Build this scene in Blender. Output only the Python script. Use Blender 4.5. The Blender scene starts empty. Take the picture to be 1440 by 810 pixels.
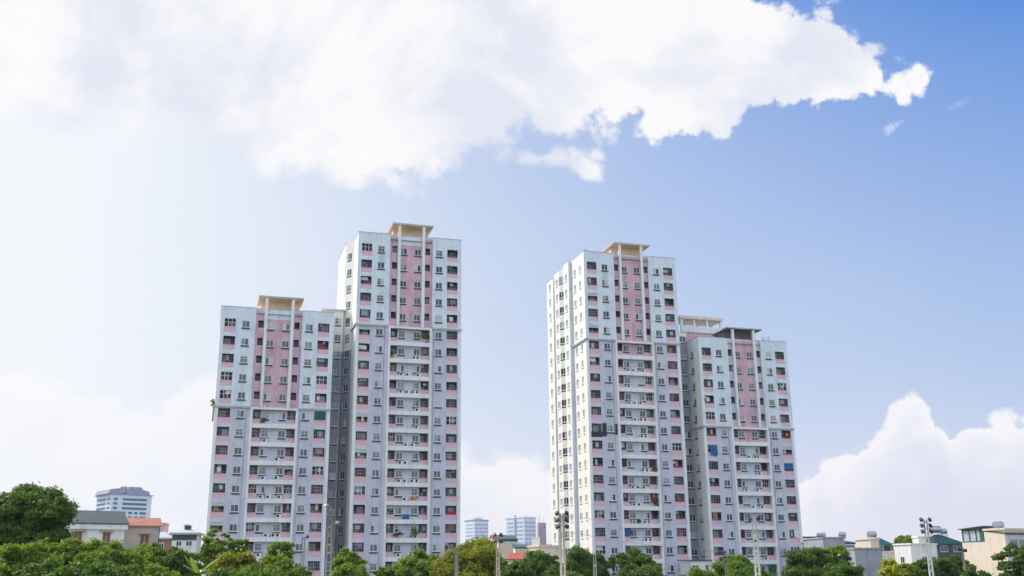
import bpy, math, random
import numpy as np
from mathutils import Matrix, Vector
random.seed(7)
SC = bpy.context.scene
COL = SC.collection
R = math.radians

# ------------------------------------------------------------------ camera
CZ = 4.5                                   # eye height
F = 1440.0                                 # focal length in photo pixels (36 mm on a 36 mm sensor)
RM = np.array([[0.99995, 0.002722, -0.009571],
               [-0.00995, 0.273508, -0.961818],
               [0.0, 0.961866, 0.273522]])  # world -> camera (x right, y down, z forward)
cam_d = bpy.data.cameras.new('camera')
cam = bpy.data.objects.new('camera', cam_d)
COL.objects.link(cam)
SC.camera = cam
cam_d.sensor_width = 36.0
cam_d.lens = 36.0
cam_d.clip_start = 0.5
cam_d.clip_end = 20000
rx, ry, rz = Vector(RM[0]), Vector(-RM[1]), Vector(-RM[2])
m = Matrix((rx, ry, rz)).transposed().to_4x4()
m.translation = Vector((0, 0, CZ))
cam.matrix_world = m

# ------------------------------------------------------------------ light
SUN_AZ = 62.0                              # degrees to the left of the view direction
SUN_EL = 42.0
SKY_STRENGTH = 0.10
SC.view_settings.view_transform = 'Standard'
SC.view_settings.look = 'None'
SC.view_settings.gamma = 1.0
SC.view_settings.exposure = 0.0
SC.render.engine = 'CYCLES'
SC.cycles.use_denoising = True
try:
    SC.cycles.denoiser = 'OPENIMAGEDENOISE'
    SC.cycles.denoising_input_passes = 'RGB_ALBEDO_NORMAL'
except Exception:
    pass
SC.cycles.max_bounces = 6
SC.cycles.diffuse_bounces = 3
SC.cycles.glossy_bounces = 2
SC.cycles.transmission_bounces = 3
SC.cycles.volume_bounces = 0
SC.cycles.caustics_reflective = False
SC.cycles.caustics_refractive = False

sd = bpy.data.lights.new('sun', 'SUN')
sd.energy = 4.8
sd.angle = R(0.55)
sd.color = (1.0, 0.92, 0.81)
sun = bpy.data.objects.new('sun', sd)
COL.objects.link(sun)
sv = Vector((-math.sin(R(SUN_AZ)) * math.cos(R(SUN_EL)), math.cos(R(SUN_AZ)) * math.cos(R(SUN_EL)), math.sin(R(SUN_EL))))
sun.rotation_euler = sv.to_track_quat('Z', 'Y').to_euler()
sun.location = (-200, 0, 200)


def ray(px, py):
    return RM.T @ np.array([px - 720.0, py - 405.0, F])


def azel(px, py):
    d = ray(px, py)
    d = d / np.linalg.norm(d)
    return math.atan2(d[0], d[1]), math.asin(d[2])


def P(px, py, Y):
    """world point on the ray through photo pixel (px, py) at distance y = Y"""
    d = ray(px, py)
    t = Y / d[1]
    return Vector((d[0] * t, Y, d[2] * t + CZ))


# ------------------------------------------------------------------ sky
def build_world():
    w = bpy.data.worlds.new('World')
    SC.world = w
    w.use_nodes = True
    nt = w.node_tree
    nt.nodes.clear()
    N, L = nt.nodes, nt.links

    def val(x):
        return x

    def math_(op, a, b=None, c=None, clamp=False):
        n = N.new('ShaderNodeMath')
        n.operation = op
        n.use_clamp = clamp
        for i, x in enumerate((a, b, c)):
            if x is None:
                continue
            if isinstance(x, (int, float)):
                n.inputs[i].default_value = x
            else:
                L.new(x, n.inputs[i])
        return n.outputs[0]

    def mapr(x, a, b, c, d, smooth=False):
        n = N.new('ShaderNodeMapRange')
        n.interpolation_type = 'SMOOTHSTEP' if smooth else 'LINEAR'
        n.clamp = True
        L.new(x, n.inputs[0])
        for i, v in enumerate((a, b, c, d)):
            n.inputs[i + 1].default_value = v
        return n.outputs[0]

    def mix(f, a, b):
        n = N.new('ShaderNodeMix')
        n.data_type = 'RGBA'
        if isinstance(f, (int, float)):
            n.inputs[0].default_value = f
        else:
            L.new(f, n.inputs[0])
        for i, x in ((6, a), (7, b)):
            if isinstance(x, tuple):
                n.inputs[i].default_value = (*x, 1)
            else:
                L.new(x, n.inputs[i])
        return n.outputs[2]

    def noise(vec, scale, detail=6, rough=0.55, dist=0.0):
        n = N.new('ShaderNodeTexNoise')
        L.new(vec, n.inputs['Vector'])
        n.inputs['Scale'].default_value = scale
        n.inputs['Detail'].default_value = detail
        n.inputs['Roughness'].default_value = rough
        n.inputs['Distortion'].default_value = dist
        return n.outputs[0]

    A0, A1 = -0.62, 0.62

    def curve(x01, pts, lo, hi):
        """piecewise curve of elevation over azimuth; pts are photo pixels on the cloud's edge"""
        pr = sorted(azel(px, py) for px, py in pts)
        n = N.new('ShaderNodeFloatCurve')
        c = n.mapping.curves[0]
        P2 = []
        for a, e in pr:
            t = (a - A0) / (A1 - A0)
            if P2 and t - P2[-1][0] < 0.004:
                continue
            P2.append((t, (e - lo) / (hi - lo)))
        P2 = [(0.0, P2[0][1])] + [q for q in P2 if 0.004 < q[0] < 0.996] + [(1.0, P2[-1][1])]
        c.points[0].location = P2[0]
        c.points[1].location = P2[-1]
        for q in P2[1:-1]:
            c.points.new(*q)
        for p_ in c.points:
            p_.handle_type = 'VECTOR'
        n.mapping.update()
        L.new(x01, n.inputs['Value'])
        return math_('MULTIPLY_ADD', n.outputs[0], hi - lo, lo)

    tc = N.new('ShaderNodeTexCoord')
    vec = tc.outputs['Generated']
    sep = N.new('ShaderNodeSeparateXYZ')
    L.new(vec, sep.inputs[0])
    X, Y, Z = sep.outputs
    az = math_('ARCTAN2', X, Y)
    el = math_('ARCSINE', Z)
    x01 = mapr(az, A0, A1, 0, 1)
    front = mapr(Y, -0.1, 0.35, 0, 1, True)

    sky = N.new('ShaderNodeTexSky')
    sky.sky_type = 'NISHITA'
    sky.sun_disc = False
    sky.sun_elevation = R(SUN_EL)
    sky.sun_rotation = R(-SUN_AZ)
    sky.air_density = 1.0
    sky.dust_density = 1.0
    sky.ozone_density = 1.5
    sc_ = N.new('ShaderNodeVectorMath')
    sc_.operation = 'SCALE'
    L.new(sky.outputs[0], sc_.inputs[0])
    sc_.inputs[3].default_value = 1.0
    K = 1.0 / SKY_STRENGTH                 # colours below are given as seen, the Background multiplies by the strength

    def c(r, g, b):
        def f(v):
            v /= 255.0
            return (v / 12.92 if v <= 0.04045 else ((v + 0.055) / 1.055) ** 2.4) * K
        return (f(r), f(g), f(b))

    blue = mix(0.94, sc_.outputs[0], c(16, 122, 220))
    # thin bright veil towards the sun and down to the horizon
    veil_az = curve(x01, [], 0, 1) if False else None
    va = mapr(az, 0.58, -0.46, 0.0, 1.0)
    ve = mapr(el, 0.54, 0.0, 0.0, 1.0)
    n_soft = noise(vec, 2.2, 3, 0.5)
    v1 = math_('POWER', va, 1.2)
    v2 = math_('POWER', ve, 0.88)
    inv = math_('MULTIPLY', math_('SUBTRACT', 1.0, math_('MULTIPLY', v1, 1.04)), math_('SUBTRACT', 1.0, math_('MULTIPLY', v2, 0.92)))
    veil = math_('SUBTRACT', 1.0, inv, clamp=True)
    veil = math_('ADD', veil, math_('MULTIPLY_ADD', n_soft, 0.16, -0.08), clamp=True)
    vcol = mix(mapr(az, 0.5, -0.45, 0, 1), mix(mapr(el, 0.0, 0.22, 0, 1, True), c(240, 236, 246), c(210, 226, 244)), c(243, 247, 252))
    base = mix(veil, blue, vcol)

    # --- big cloud across the top
    low = [(-60, 215), (60, 210), (150, 200), (235, 165), (252, 212), (310, 225), (345, 245), (372, 258), (400, 246), (455, 268), (500, 279),
           (555, 272), (600, 271), (642, 256), (662, 224), (700, 206), (760, 204), (825, 190), (880, 196), (918, 206),
           (960, 192), (1000, 192), (1020, 206), (1042, 186), (1065, 172), (1110, 160), (1200, 149), (1245, 148), (1278, 168), (1300, 140), (1312, 118), (1330, 20), (1400, -300)]
    upp = [(-60, -400), (1000, -200), (1050, -30), (1072, 2), (1095, 12), (1125, 6), (1150, -12), (1172, 10), (1190, 44), (1214, 60),
           (1228, 70), (1243, 96), (1262, 86), (1298, 88), (1309, 122), (1330, 150), (1400, 400)]
    n_big = noise(vec, 9.0, 8, 0.6, 0.3)
    n_fin = noise(vec, 34.0, 7, 0.62)
    def billow(scale, detail):
        n = N.new('ShaderNodeTexNoise')
        n.noise_type = 'RIDGED_MULTIFRACTAL'
        L.new(vec, n.inputs['Vector'])
        n.inputs['Scale'].default_value = scale
        n.inputs['Detail'].default_value = detail
        n.inputs['Roughness'].default_value = 0.55
        n.inputs['Lacunarity'].default_value = 2.1
        n.inputs['Offset'].default_value = 0.9
        n.inputs['Gain'].default_value = 1.6
        return n.outputs[0]
    bil = math_('MULTIPLY_ADD', billow(16.0, 5), -0.024, 0.011)
    n_fin2 = noise(vec, 80.0, 6, 0.65)
    nz = math_('ADD', math_('ADD', math_('MULTIPLY_ADD', n_big, 0.075, -0.0375), math_('MULTIPLY_ADD', n_fin, 0.05, -0.025)), math_('ADD', bil, math_('MULTIPLY_ADD', n_fin2, 0.02, -0.0135)))
    s_low = math_('SUBTRACT', el, curve(x01, low, -0.2, 1.2))
    s_upp = math_('SUBTRACT', curve(x01, upp, -0.2, 1.2), el)
    s_main = math_('ADD', math_('SMOOTH_MIN', s_low, s_upp, 0.01), nz)
    width = mapr(az, -0.40, 0.15, 0.030, 0.0065)
    m_main = math_('MULTIPLY_ADD', math_('DIVIDE', s_main, width), 0.5, 0.35, clamp=True)
    m_main = mapr(m_main, 0, 1, 0, 1, True)

    def blob(px, py, hx, hy, slope):
        a0, e0 = azel(px, py)
        a1, _ = azel(px + hx, py)
        _, e1 = azel(px, py - hy)
        da = math_('DIVIDE', math_('SUBTRACT', az, a0), a1 - a0)
        de = math_('DIVIDE', math_('SUBTRACT', math_('MULTIPLY_ADD', math_('SUBTRACT', az, a0), slope, el), e0), e1 - e0)
        r = math_('SQRT', math_('ADD', math_('MULTIPLY', da, da), math_('MULTIPLY', de, de)))
        return math_('MULTIPLY', math_('SUBTRACT', 1.0, r), e1 - e0)

    s_small = math_('MAXIMUM', blob(772, 222, 62, 19, 0.05), blob(822, 238, 38, 18, 0.35))
    m_small = mapr(math_('ADD', s_small, math_('MULTIPLY', nz, 0.4)), -0.005, 0.005, 0, 0.95, True)
    s_wisp = blob(1338, 152, 26, 5, -0.3)
    m_wisp = mapr(math_('ADD', s_wisp, math_('MULTIPLY', nz, 0.35)), -0.002, 0.010, 0, 0.4, True)
    s_tuft = blob(1224, 72, 22, 12, -0.1)
    m_tuft = mapr(math_('ADD', s_tuft, math_('MULTIPLY', nz, 0.4)), -0.003, 0.005, 0, 0.9, True)
    s_tail = blob(1277, 164, 20, 9, -0.4)
    m_tail = mapr(math_('ADD', s_tail, math_('MULTIPLY', nz, 0.4)), -0.003, 0.005, 0, 0.85, True)
    s_top = blob(1170, 2, 60, 7, -0.1)
    m_top = mapr(math_('ADD', s_top, math_('MULTIPLY', nz, 0.4)), -0.003, 0.005, 0, 0.85, True)
    s_tip = blob(1262, 120, 52, 27, -0.05)
    m_tip = mapr(math_('ADD', s_tip, math_('MULTIPLY', nz, 0.7)), -0.004, 0.007, 0, 0.97, True)
    m_tail = math_('MAXIMUM', m_tail, m_tip)
    m_frag = math_('MAXIMUM', math_('MAXIMUM', m_small, m_wisp), math_('MAXIMUM', math_('MAXIMUM', m_tuft, m_tail), m_top))

    # --- low cumulus along the horizon
    cum = [(-80, 512), (60, 516), (110, 528), (150, 552), (200, 562), (240, 548), (300, 534), (360, 530), (480, 560), (640, 606), (680, 626), (760, 640), (900, 690),
           (1060, 706), (1128, 672), (1150, 644), (1180, 628), (1200, 618), (1232, 600), (1262, 574), (1284, 560), (1306, 562), (1318, 580), (1324, 602), (1336, 610),
           (1358, 582), (1396, 573), (1420, 575), (1450, 580), (1520, 560)]
    s_cum = math_('SUBTRACT', curve(x01, cum, -0.2, 1.2), el)
    edge_n = math_('ADD', math_('ADD', math_('MULTIPLY', bil, 0.8), math_('MULTIPLY_ADD', n_fin2, 0.008, -0.004)), math_('ADD', math_('MULTIPLY_ADD', n_fin, 0.014, -0.007), math_('MULTIPLY_ADD', n_big, 0.020, -0.010)))
    s_cum = math_('ADD', s_cum, edge_n)
    wc = mapr(az, -0.05, 0.25, 0.012, 0.0035)
    m_cum = mapr(math_('MULTIPLY_ADD', math_('DIVIDE', s_cum, wc), 0.5, 0.4, clamp=True), 0, 1, 0, 1, True)
    # fades into the haze below its top
    m_cum = math_('MULTIPLY', m_cum, mapr(s_cum, 0.0, 0.10, 0.95, 0.35))

    # shading inside the clouds (their own soft grey-lilac undersides)
    shade = mapr(noise(vec, 7.0, 7, 0.58, 0.3), 0.40, 0.62, 0, 1, True)
    ccol = mix(math_('MULTIPLY', shade, 0.75), c(252, 251, 253), c(220, 225, 241))
    cumcol = mix(math_('MULTIPLY', mapr(s_cum, 0.0, 0.07, 0, 1, True), mapr(az, 0.0, 0.3, 0.1, 1)), c(252, 251, 253), c(237, 236, 247))
    puff = mapr(noise(vec, 15.0, 6, 0.58, 0.3), 0.44, 0.64, 0, 1, True)
    cumcol = mix(math_('MULTIPLY', puff, math_('MULTIPLY', mapr(s_cum, 0.004, 0.03, 0, 0.6, True), mapr(az, 0.05, 0.3, 0.25, 1))), cumcol, c(226, 227, 243))
    m_cum = math_('MULTIPLY', m_cum, math_('SUBTRACT', 1.0, math_('MULTIPLY', puff, mapr(s_cum, 0.03, 0.09, 0, 0.5, True))))
    out = mix(m_cum, base, cumcol)
    out = mix(math_('MAXIMUM', m_main, m_frag), out, ccol)
    # the rest of the sky, behind the viewer: unseen clouds, added bright to light the shaded fronts
    back_n = mapr(noise(vec, 3.0, 6, 0.58, 0.2), 0.42, 0.60, 0, 1, True)
    back = mix(math_('MULTIPLY', back_n, 0.8), mix(0.35, sc_.outputs[0], tuple(1.45 * x for x in c(170, 205, 245))), tuple(2.2 * x for x in c(246, 248, 252)))
    out = mix(front, back, out)
    bg = N.new('ShaderNodeBackground')
    L.new(out, bg.inputs[0])
    bg.inputs[1].default_value = SKY_STRENGTH
    wo = N.new('ShaderNodeOutputWorld')
    L.new(bg.outputs[0], wo.inputs[0])


build_world()


# ------------------------------------------------------------------ helpers
def tag(o, label=None, cat=None, group=None, kind=None):
    if label:
        o['label'] = label
    if cat:
        o['category'] = cat
    if group:
        o['group'] = group
    if kind:
        o['kind'] = kind
    return o


def thing(name, label, cat, loc=(0, 0, 0), rz=0.0, group=None):
    o = bpy.data.objects.new(name, None)
    o.empty_display_size = 0.5
    COL.objects.link(o)
    o.location = loc
    o.rotation_euler = (0, 0, rz)
    return tag(o, label, cat, group)


class MB:
    def __init__(self):
        self.v, self.f, self.m, self.sm = [], [], [], []

    def quad(self, a, b, c, d, mi=0):
        n = len(self.v)
        self.v += [tuple(a), tuple(b), tuple(c), tuple(d)]
        self.f.append((n, n + 1, n + 2, n + 3))
        self.m.append(mi)
        self.sm.append(False)

    def poly(self, pts, mi=0):
        n = len(self.v)
        self.v += [tuple(p) for p in pts]
        self.f.append(tuple(range(n, n + len(pts))))
        self.m.append(mi)
        self.sm.append(False)

    def box(self, x0, x1, y0, y1, z0, z1, mi=0):
        n = len(self.v)
        self.v += [(x0, y0, z0), (x1, y0, z0), (x1, y1, z0), (x0, y1, z0), (x0, y0, z1), (x1, y0, z1), (x1, y1, z1), (x0, y1, z1)]
        for f in ((3, 2, 1, 0), (4, 5, 6, 7), (0, 1, 5, 4), (1, 2, 6, 5), (2, 3, 7, 6), (3, 0, 4, 7)):
            self.f.append(tuple(n + i for i in f))
            self.m.append(mi)
            self.sm.append(False)
        return self

    def prism(self, profile, y0, y1, mi=0):
        """profile: (x, z) points, extruded along y"""
        k = len(profile)
        n = len(self.v)
        self.v += [(x, y0, z) for x, z in profile] + [(x, y1, z) for x, z in profile]
        self.f.append(tuple(n + i for i in range(k)))
        self.f.append(tuple(n + k + i for i in reversed(range(k))))
        self.m += [mi, mi]
        self.sm += [False, False]
        for i in range(k):
            j = (i + 1) % k
            self.f.append((n + j, n + i, n + k + i, n + k + j))
            self.m.append(mi)
            self.sm.append(False)
        return self

    def tube(self, pts, radii, seg=8, mi=0, caps=True, smooth=True):
        rings = []
        pts = [Vector(p) for p in pts]
        for i, p in enumerate(pts):
            d = (pts[min(i + 1, len(pts) - 1)] - pts[max(i - 1, 0)])
            d.normalize()
            a = Vector((1, 0, 0)) if abs(d.x) < 0.9 else Vector((0, 1, 0))
            s = d.cross(a).normalized()
            t = d.cross(s)
            n = len(self.v)
            r = radii[i]
            self.v += [tuple(p + s * (r * math.cos(2 * math.pi * k / seg)) + t * (r * math.sin(2 * math.pi * k / seg))) for k in range(seg)]
            rings.append(n)
        for a, b in zip(rings, rings[1:]):
            for k in range(seg):
                j = (k + 1) % seg
                self.f.append((a + k, a + j, b + j, b + k))
                self.m.append(mi)
                self.sm.append(smooth)
        if caps:
            self.f.append(tuple(rings[0] + k for k in range(seg)))
            self.f.append(tuple(rings[-1] + k for k in reversed(range(seg))))
            self.m += [mi, mi]
            self.sm += [False, False]
        return self

    def dome(self, c, r, h, seg=12, rings=5, mi=0):
        pts = [(c[0], c[1], c[2] + h * math.sin(i / rings * math.pi / 2)) for i in range(rings + 1)]
        rad = [max(0.01, r * math.cos(i / rings * math.pi / 2)) for i in range(rings + 1)]
        return self.tube(pts, rad, seg, mi)

    def mesh(self, name, mats):
        me = bpy.data.meshes.new(name)
        me.from_pydata(self.v, [], self.f)
        for mt in (mats if isinstance(mats, (list, tuple)) else [mats]):
            me.materials.append(mt)
        me.polygons.foreach_set('material_index', self.m)
        me.polygons.foreach_set('use_smooth', self.sm)
        me.update()
        return me

    def build(self, name, mats, parent=None, loc=(0, 0, 0), rz=0.0):
        return put(name, self.mesh(name, mats), parent, loc, rz)


def put(name, me, parent=None, loc=(0, 0, 0), rz=0.0, scale=None):
    o = bpy.data.objects.new(name, me)
    COL.objects.link(o)
    if parent:
        o.parent = parent
    o.location = loc
    o.rotation_euler = (0, 0, rz)
    if scale:
        o.scale = scale
    return o


# ------------------------------------------------------------------ materials
def material(name, col, rough=0.7, spec=0.3, var=0.0, streak=0.0, metal=0.0, scale=0.4, dirt=(0.45, 0.42, 0.42), bump=0.0, spots=0.0):
    """procedural paint / concrete: broad unevenness, rain streaks running down, fine grain"""
    m_ = bpy.data.materials.new(name)
    m_.use_nodes = True
    nt = m_.node_tree
    N, L = nt.nodes, nt.links
    b = N['Principled BSDF']
    b.inputs['Roughness'].default_value = rough
    b.inputs['Specular IOR Level'].default_value = spec
    b.inputs['Metallic'].default_value = metal
    b.inputs['Base Color'].default_value = (*col, 1)
    if var or streak or spots:
        tc = N.new('ShaderNodeTexCoord')

        def noise(sc, loc_scale, detail=5):
            mp = N.new('ShaderNodeMapping')
            mp.inputs['Scale'].default_value = loc_scale
            L.new(tc.outputs['Object'], mp.inputs[0])
            n = N.new('ShaderNodeTexNoise')
            n.inputs['Scale'].default_value = sc
            n.inputs['Detail'].default_value = detail
            n.inputs['Roughness'].default_value = 0.6
            L.new(mp.outputs[0], n.inputs['Vector'])
            return n.outputs[0]

        def ramp(x, a, b_, hi):
            r = N.new('ShaderNodeMapRange')
            r.interpolation_type = 'SMOOTHSTEP'
            L.new(x, r.inputs[0])
            r.inputs[1].default_value = a
            r.inputs[2].default_value = b_
            r.inputs[4].default_value = hi
            return r.outputs[0]

        def mixc(f, a, bcol):
            n = N.new('ShaderNodeMix')
            n.data_type = 'RGBA'
            L.new(f, n.inputs[0])
            if isinstance(a, tuple):
                n.inputs[6].default_value = (*a, 1)
            else:
                L.new(a, n.inputs[6])
            n.inputs[7].default_value = (*bcol, 1)
            return n.outputs[2]
        cur = tuple(col)
        if var:
            cur = mixc(ramp(noise(scale, (1, 1, 1)), 0.35, 0.7, 1.0), cur, tuple(max(0, x * (1 - var)) for x in col))
        if streak:
            cur = mixc(ramp(noise(1.0, (1.3, 1.3, 0.16), 7), 0.46, 0.76, streak), cur, tuple(x * d for x, d in zip(col, dirt)))
        if spots:
            cur = mixc(ramp(noise(0.35, (1, 1, 0.6), 7), 0.60, 0.72, spots), cur, tuple(x * d for x, d in zip(col, dirt)))
        L.new(cur, b.inputs['Base Color'])
    return m_


M = {}
M['upper'] = material('pale blue white paint', (0.68, 0.76, 0.86), 0.75, 0.2, 0.12, 0.55, dirt=(0.55, 0.58, 0.64), spots=0.55)
M['lower'] = material('lavender paint', (0.57, 0.58, 0.70), 0.75, 0.2, 0.14, 0.55, dirt=(0.60, 0.60, 0.66), spots=0.5)
M['lower_light'] = material('light lavender paint', (0.60, 0.60, 0.71), 0.75, 0.2, 0.06, 0.3, dirt=(0.7, 0.7, 0.72))
M['pink'] = material('pink paint', (0.65, 0.43, 0.53), 0.75, 0.2, 0.22, 0.7, dirt=(0.52, 0.50, 0.60), spots=0.8)
M['parapet'] = material('pink parapet paint', (0.72, 0.45, 0.53), 0.75, 0.2, 0.14, 0.65, dirt=(0.72, 0.66, 0.68), spots=0.3)
M['white'] = material('white paint', (0.76, 0.79, 0.82), 0.7, 0.2, 0.08, 0.65, dirt=(0.62, 0.62, 0.64))
M['recess'] = material('recess plaster', (0.48, 0.47, 0.57), 0.8, 0.2, 0.08, 0.4)
M['cream'] = material('cream side paint', (0.80, 0.78, 0.74), 0.75, 0.2, 0.06, 0.35, dirt=(0.74, 0.68, 0.6))
M['painted_shade'] = material('lower wall painted shade', (0.30, 0.32, 0.41), 0.8, 0.2, 0.12, 0.4)  # deep shade between the towers, put into the wall colour
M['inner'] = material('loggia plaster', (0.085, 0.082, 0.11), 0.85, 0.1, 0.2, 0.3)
M['roof'] = material('roof concrete', (0.42, 0.40, 0.38), 0.9, 0.1, 0.2, 0.0)
M['peach'] = material('peach canopy soffit', (0.86, 0.64, 0.45), 0.8, 0.1, 0.08, 0.0)
M['soffit_shade'] = material('soffit with painted shade', (0.20, 0.18, 0.19), 0.85, 0.1, 0.2)  # shadow under the fourth tower's canopy, put into the soffit colour
M['cap'] = material('parapet cap', (0.46, 0.50, 0.54), 0.8, 0.2, 0.1, 0.3)
M['frame'] = material('white window frame', (0.74, 0.77, 0.78), 0.45, 0.4)
M['sill'] = material('dark sill box', (0.045, 0.06, 0.08), 0.6, 0.3, 0.3, scale=2)
M['glass_dark'] = material('dark glass', (0.018, 0.03, 0.045), 0.08, 0.6)
M['glass_blue'] = material('blue tinted glass', (0.03, 0.07, 0.10), 0.10, 0.7)
M['glass_teal'] = material('teal glass', (0.10, 0.24, 0.26), 0.15, 0.6)
M['curtain'] = material('curtained glass', (0.46, 0.52, 0.56), 0.2, 0.5, 0.25, scale=3)
M['curtain_pink'] = material('pink curtained glass', (0.50, 0.25, 0.30), 0.25, 0.5, 0.2, scale=3)
M['bars'] = material('painted bars', (0.24, 0.25, 0.28), 0.5, 0.4)
M['ac'] = material('air conditioner casing', (0.74, 0.74, 0.72), 0.5, 0.4, 0.1, 0.4)
M['black'] = material('black grille', (0.02, 0.02, 0.025), 0.6, 0.3)
M['concrete'] = material('pole concrete', (0.48, 0.46, 0.41), 0.85, 0.2, 0.25, 0.4)
M['bark'] = material('bark', (0.09, 0.065, 0.045), 0.9, 0.1, 0.4, scale=3)
M['steel'] = material('galvanised steel', (0.42, 0.44, 0.46), 0.4, 0.5, 0.15, metal=0.6)
M['green_roof'] = material('green sheet roof', (0.028, 0.10, 0.085), 0.5, 0.4, 0.2, 0.3)
M['unfinished'] = material('unfinished lilac red wall', (0.44, 0.32, 0.37), 0.85, 0.2, 0.2)
M['green_grey_roof'] = material('grey green sheet roof', (0.065, 0.10, 0.10), 0.55, 0.4, 0.15, 0.3)
M['red_roof'] = material('red roof', (0.42, 0.10, 0.08), 0.7, 0.3, 0.25, 0.3)
M['orange_roof'] = material('orange tile roof', (0.40, 0.18, 0.13), 0.75, 0.2, 0.2, 0.2)
M['dark_roof'] = material('dark roof', (0.07, 0.08, 0.10), 0.6, 0.4, 0.2)
M['house_white'] = material('house white', (0.82, 0.81, 0.80), 0.8, 0.2, 0.08, 0.5, spots=0.3)
M['house_cream'] = material('house cream', (0.74, 0.64, 0.54), 0.8, 0.2, 0.08, 0.35, spots=0.25)
M['house_grey'] = material('house grey render', (0.34, 0.36, 0.42), 0.85, 0.15, 0.2, 0.5, spots=0.4)
M['house_lilac'] = material('house lilac', (0.52, 0.53, 0.64), 0.8, 0.2, 0.1, 0.3)
M['house_beige'] = material('house beige', (0.50, 0.45, 0.40), 0.85, 0.2, 0.15, 0.5, spots=0.4)
M['brick'] = material('brick wall', (0.40, 0.20, 0.14), 0.85, 0.2, 0.3, 0.2, scale=3)
M['shutter'] = material('brown shutter', (0.22, 0.11, 0.075), 0.6, 0.3, 0.2, scale=3)
M['office_white'] = material('office panel', (0.64, 0.71, 0.82), 0.5, 0.4, 0.05)
M['office_glass'] = material('office blue glass', (0.010, 0.13, 0.24), 0.3, 0.2)
M['office_pale'] = material('pale curtain wall', (0.30, 0.42, 0.58), 0.2, 0.6)
M['office_crown'] = material('lilac crown cladding', (0.24, 0.26, 0.42), 0.5, 0.4, 0.1)
M['tank_blue'] = material('blue tank', (0.03, 0.06, 0.24), 0.4, 0.5)
M['tank_steel'] = material('steel tank', (0.40, 0.43, 0.50), 0.3, 0.5, metal=0.6)
M['blue_cloth'] = material('blue cloth', (0.03, 0.14, 0.34), 0.9, 0.1, 0.2, scale=4)
M['green_cloth'] = material('green cloth', (0.015, 0.13, 0.09), 0.85, 0.1, 0.2, scale=4)
M['red_cloth'] = material('red cloth', (0.38, 0.04, 0.06), 0.9, 0.1, 0.2, scale=4)
M['white_cloth'] = material('white cloth', (0.72, 0.72, 0.74), 0.9, 0.1, 0.1, scale=4)
M['orange_cloth'] = material('orange cloth', (0.52, 0.25, 0.09), 0.9, 0.1, 0.2, scale=4)
M['terracotta'] = material('terracotta', (0.36, 0.15, 0.09), 0.85, 0.2)
M['lens'] = material('lamp lens', (0.05, 0.055, 0.06), 0.2, 0.6)
M['ground'] = material('grass ground', (0.16, 0.17, 0.10), 0.95, 0.1, 0.4, scale=0.08)


def leaf_material(name, dark, light, trans=0.35):
    m_ = bpy.data.materials.new(name)
    m_.use_nodes = True
    nt = m_.node_tree
    N, L = nt.nodes, nt.links
    b = N['Principled BSDF']
    b.inputs['Roughness'].default_value = 0.55
    b.inputs['Specular IOR Level'].default_value = 0.25
    g = N.new('ShaderNodeNewGeometry')
    tc = N.new('ShaderNodeTexCoord')
    no = N.new('ShaderNodeTexNoise')
    no.inputs['Scale'].default_value = 0.7
    no.inputs['Detail'].default_value = 3
    L.new(tc.outputs['Object'], no.inputs['Vector'])
    ad = N.new('ShaderNodeMath')
    ad.operation = 'MULTIPLY_ADD'
    L.new(g.outputs['Random Per Island'], ad.inputs[0])
    ad.inputs[1].default_value = 0.6
    mr = N.new('ShaderNodeMapRange')
    L.new(no.outputs[0], mr.inputs[0])
    mr.inputs[1].default_value = 0.3
    mr.inputs[2].default_value = 0.7
    mr.inputs[4].default_value = 0.5
    L.new(mr.outputs[0], ad.inputs[2])
    ad.use_clamp = True
    mx = N.new('ShaderNodeMix')
    mx.data_type = 'RGBA'
    L.new(ad.outputs[0], mx.inputs[0])
    mx.inputs[6].default_value = (*dark, 1)
    mx.inputs[7].default_value = (*light, 1)
    L.new(mx.outputs[2], b.inputs['Base Color'])
    tr = N.new('ShaderNodeBsdfTranslucent')
    hs = N.new('ShaderNodeMix')
    hs.data_type = 'RGBA'
    hs.blend_type = 'MULTIPLY'
    hs.inputs[0].default_value = 1.0
    L.new(mx.outputs[2], hs.inputs[6])
    hs.inputs[7].default_value = (2.2, 2.0, 0.6, 1)
    L.new(hs.outputs[2], tr.inputs[0])
    ms = N.new('ShaderNodeMixShader')
    ms.inputs[0].default_value = trans
    L.new(b.outputs[0], ms.inputs[1])
    L.new(tr.outputs[0], ms.inputs[2])
    L.new(ms.outputs[0], N['Material Output'].inputs['Surface'])
    return m_


LEAF = {
    'dark': leaf_material('dark leaves', (0.028, 0.080, 0.018), (0.110, 0.190, 0.032), 0.32),
    'mid': leaf_material('mid green leaves', (0.055, 0.135, 0.016), (0.185, 0.270, 0.032), 0.36),
    'yellow': leaf_material('yellow green leaves', (0.11, 0.15, 0.016), (0.25, 0.26, 0.030), 0.36),
    'bright': leaf_material('bright young leaves', (0.20, 0.28, 0.02), (0.36, 0.40, 0.03), 0.5),
    'banana': leaf_material('banana leaf', (0.09, 0.16, 0.035), (0.16, 0.23, 0.07), 0.4),
}

# ------------------------------------------------------------------ setting: ground
gm = MB()
gm.quad((-4000, -300, 0), (4000, -300, 0), (4000, 6000, 0), (-4000, 6000, 0))
tag(gm.build('ground', M['ground']), kind='structure')

# ------------------------------------------------------------------ towers
TH = 0.2900751
W = 19.149
FH = 3.1
ORD = ['topmost', 'second', 'third', 'fourth', 'fifth', 'sixth', 'seventh', 'eighth', 'ninth', 'tenth', 'eleventh', 'twelfth', 'thirteenth', 'fourteenth',
       'fifteenth', 'sixteenth', 'seventeenth', 'eighteenth', 'nineteenth', 'twentieth']


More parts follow.
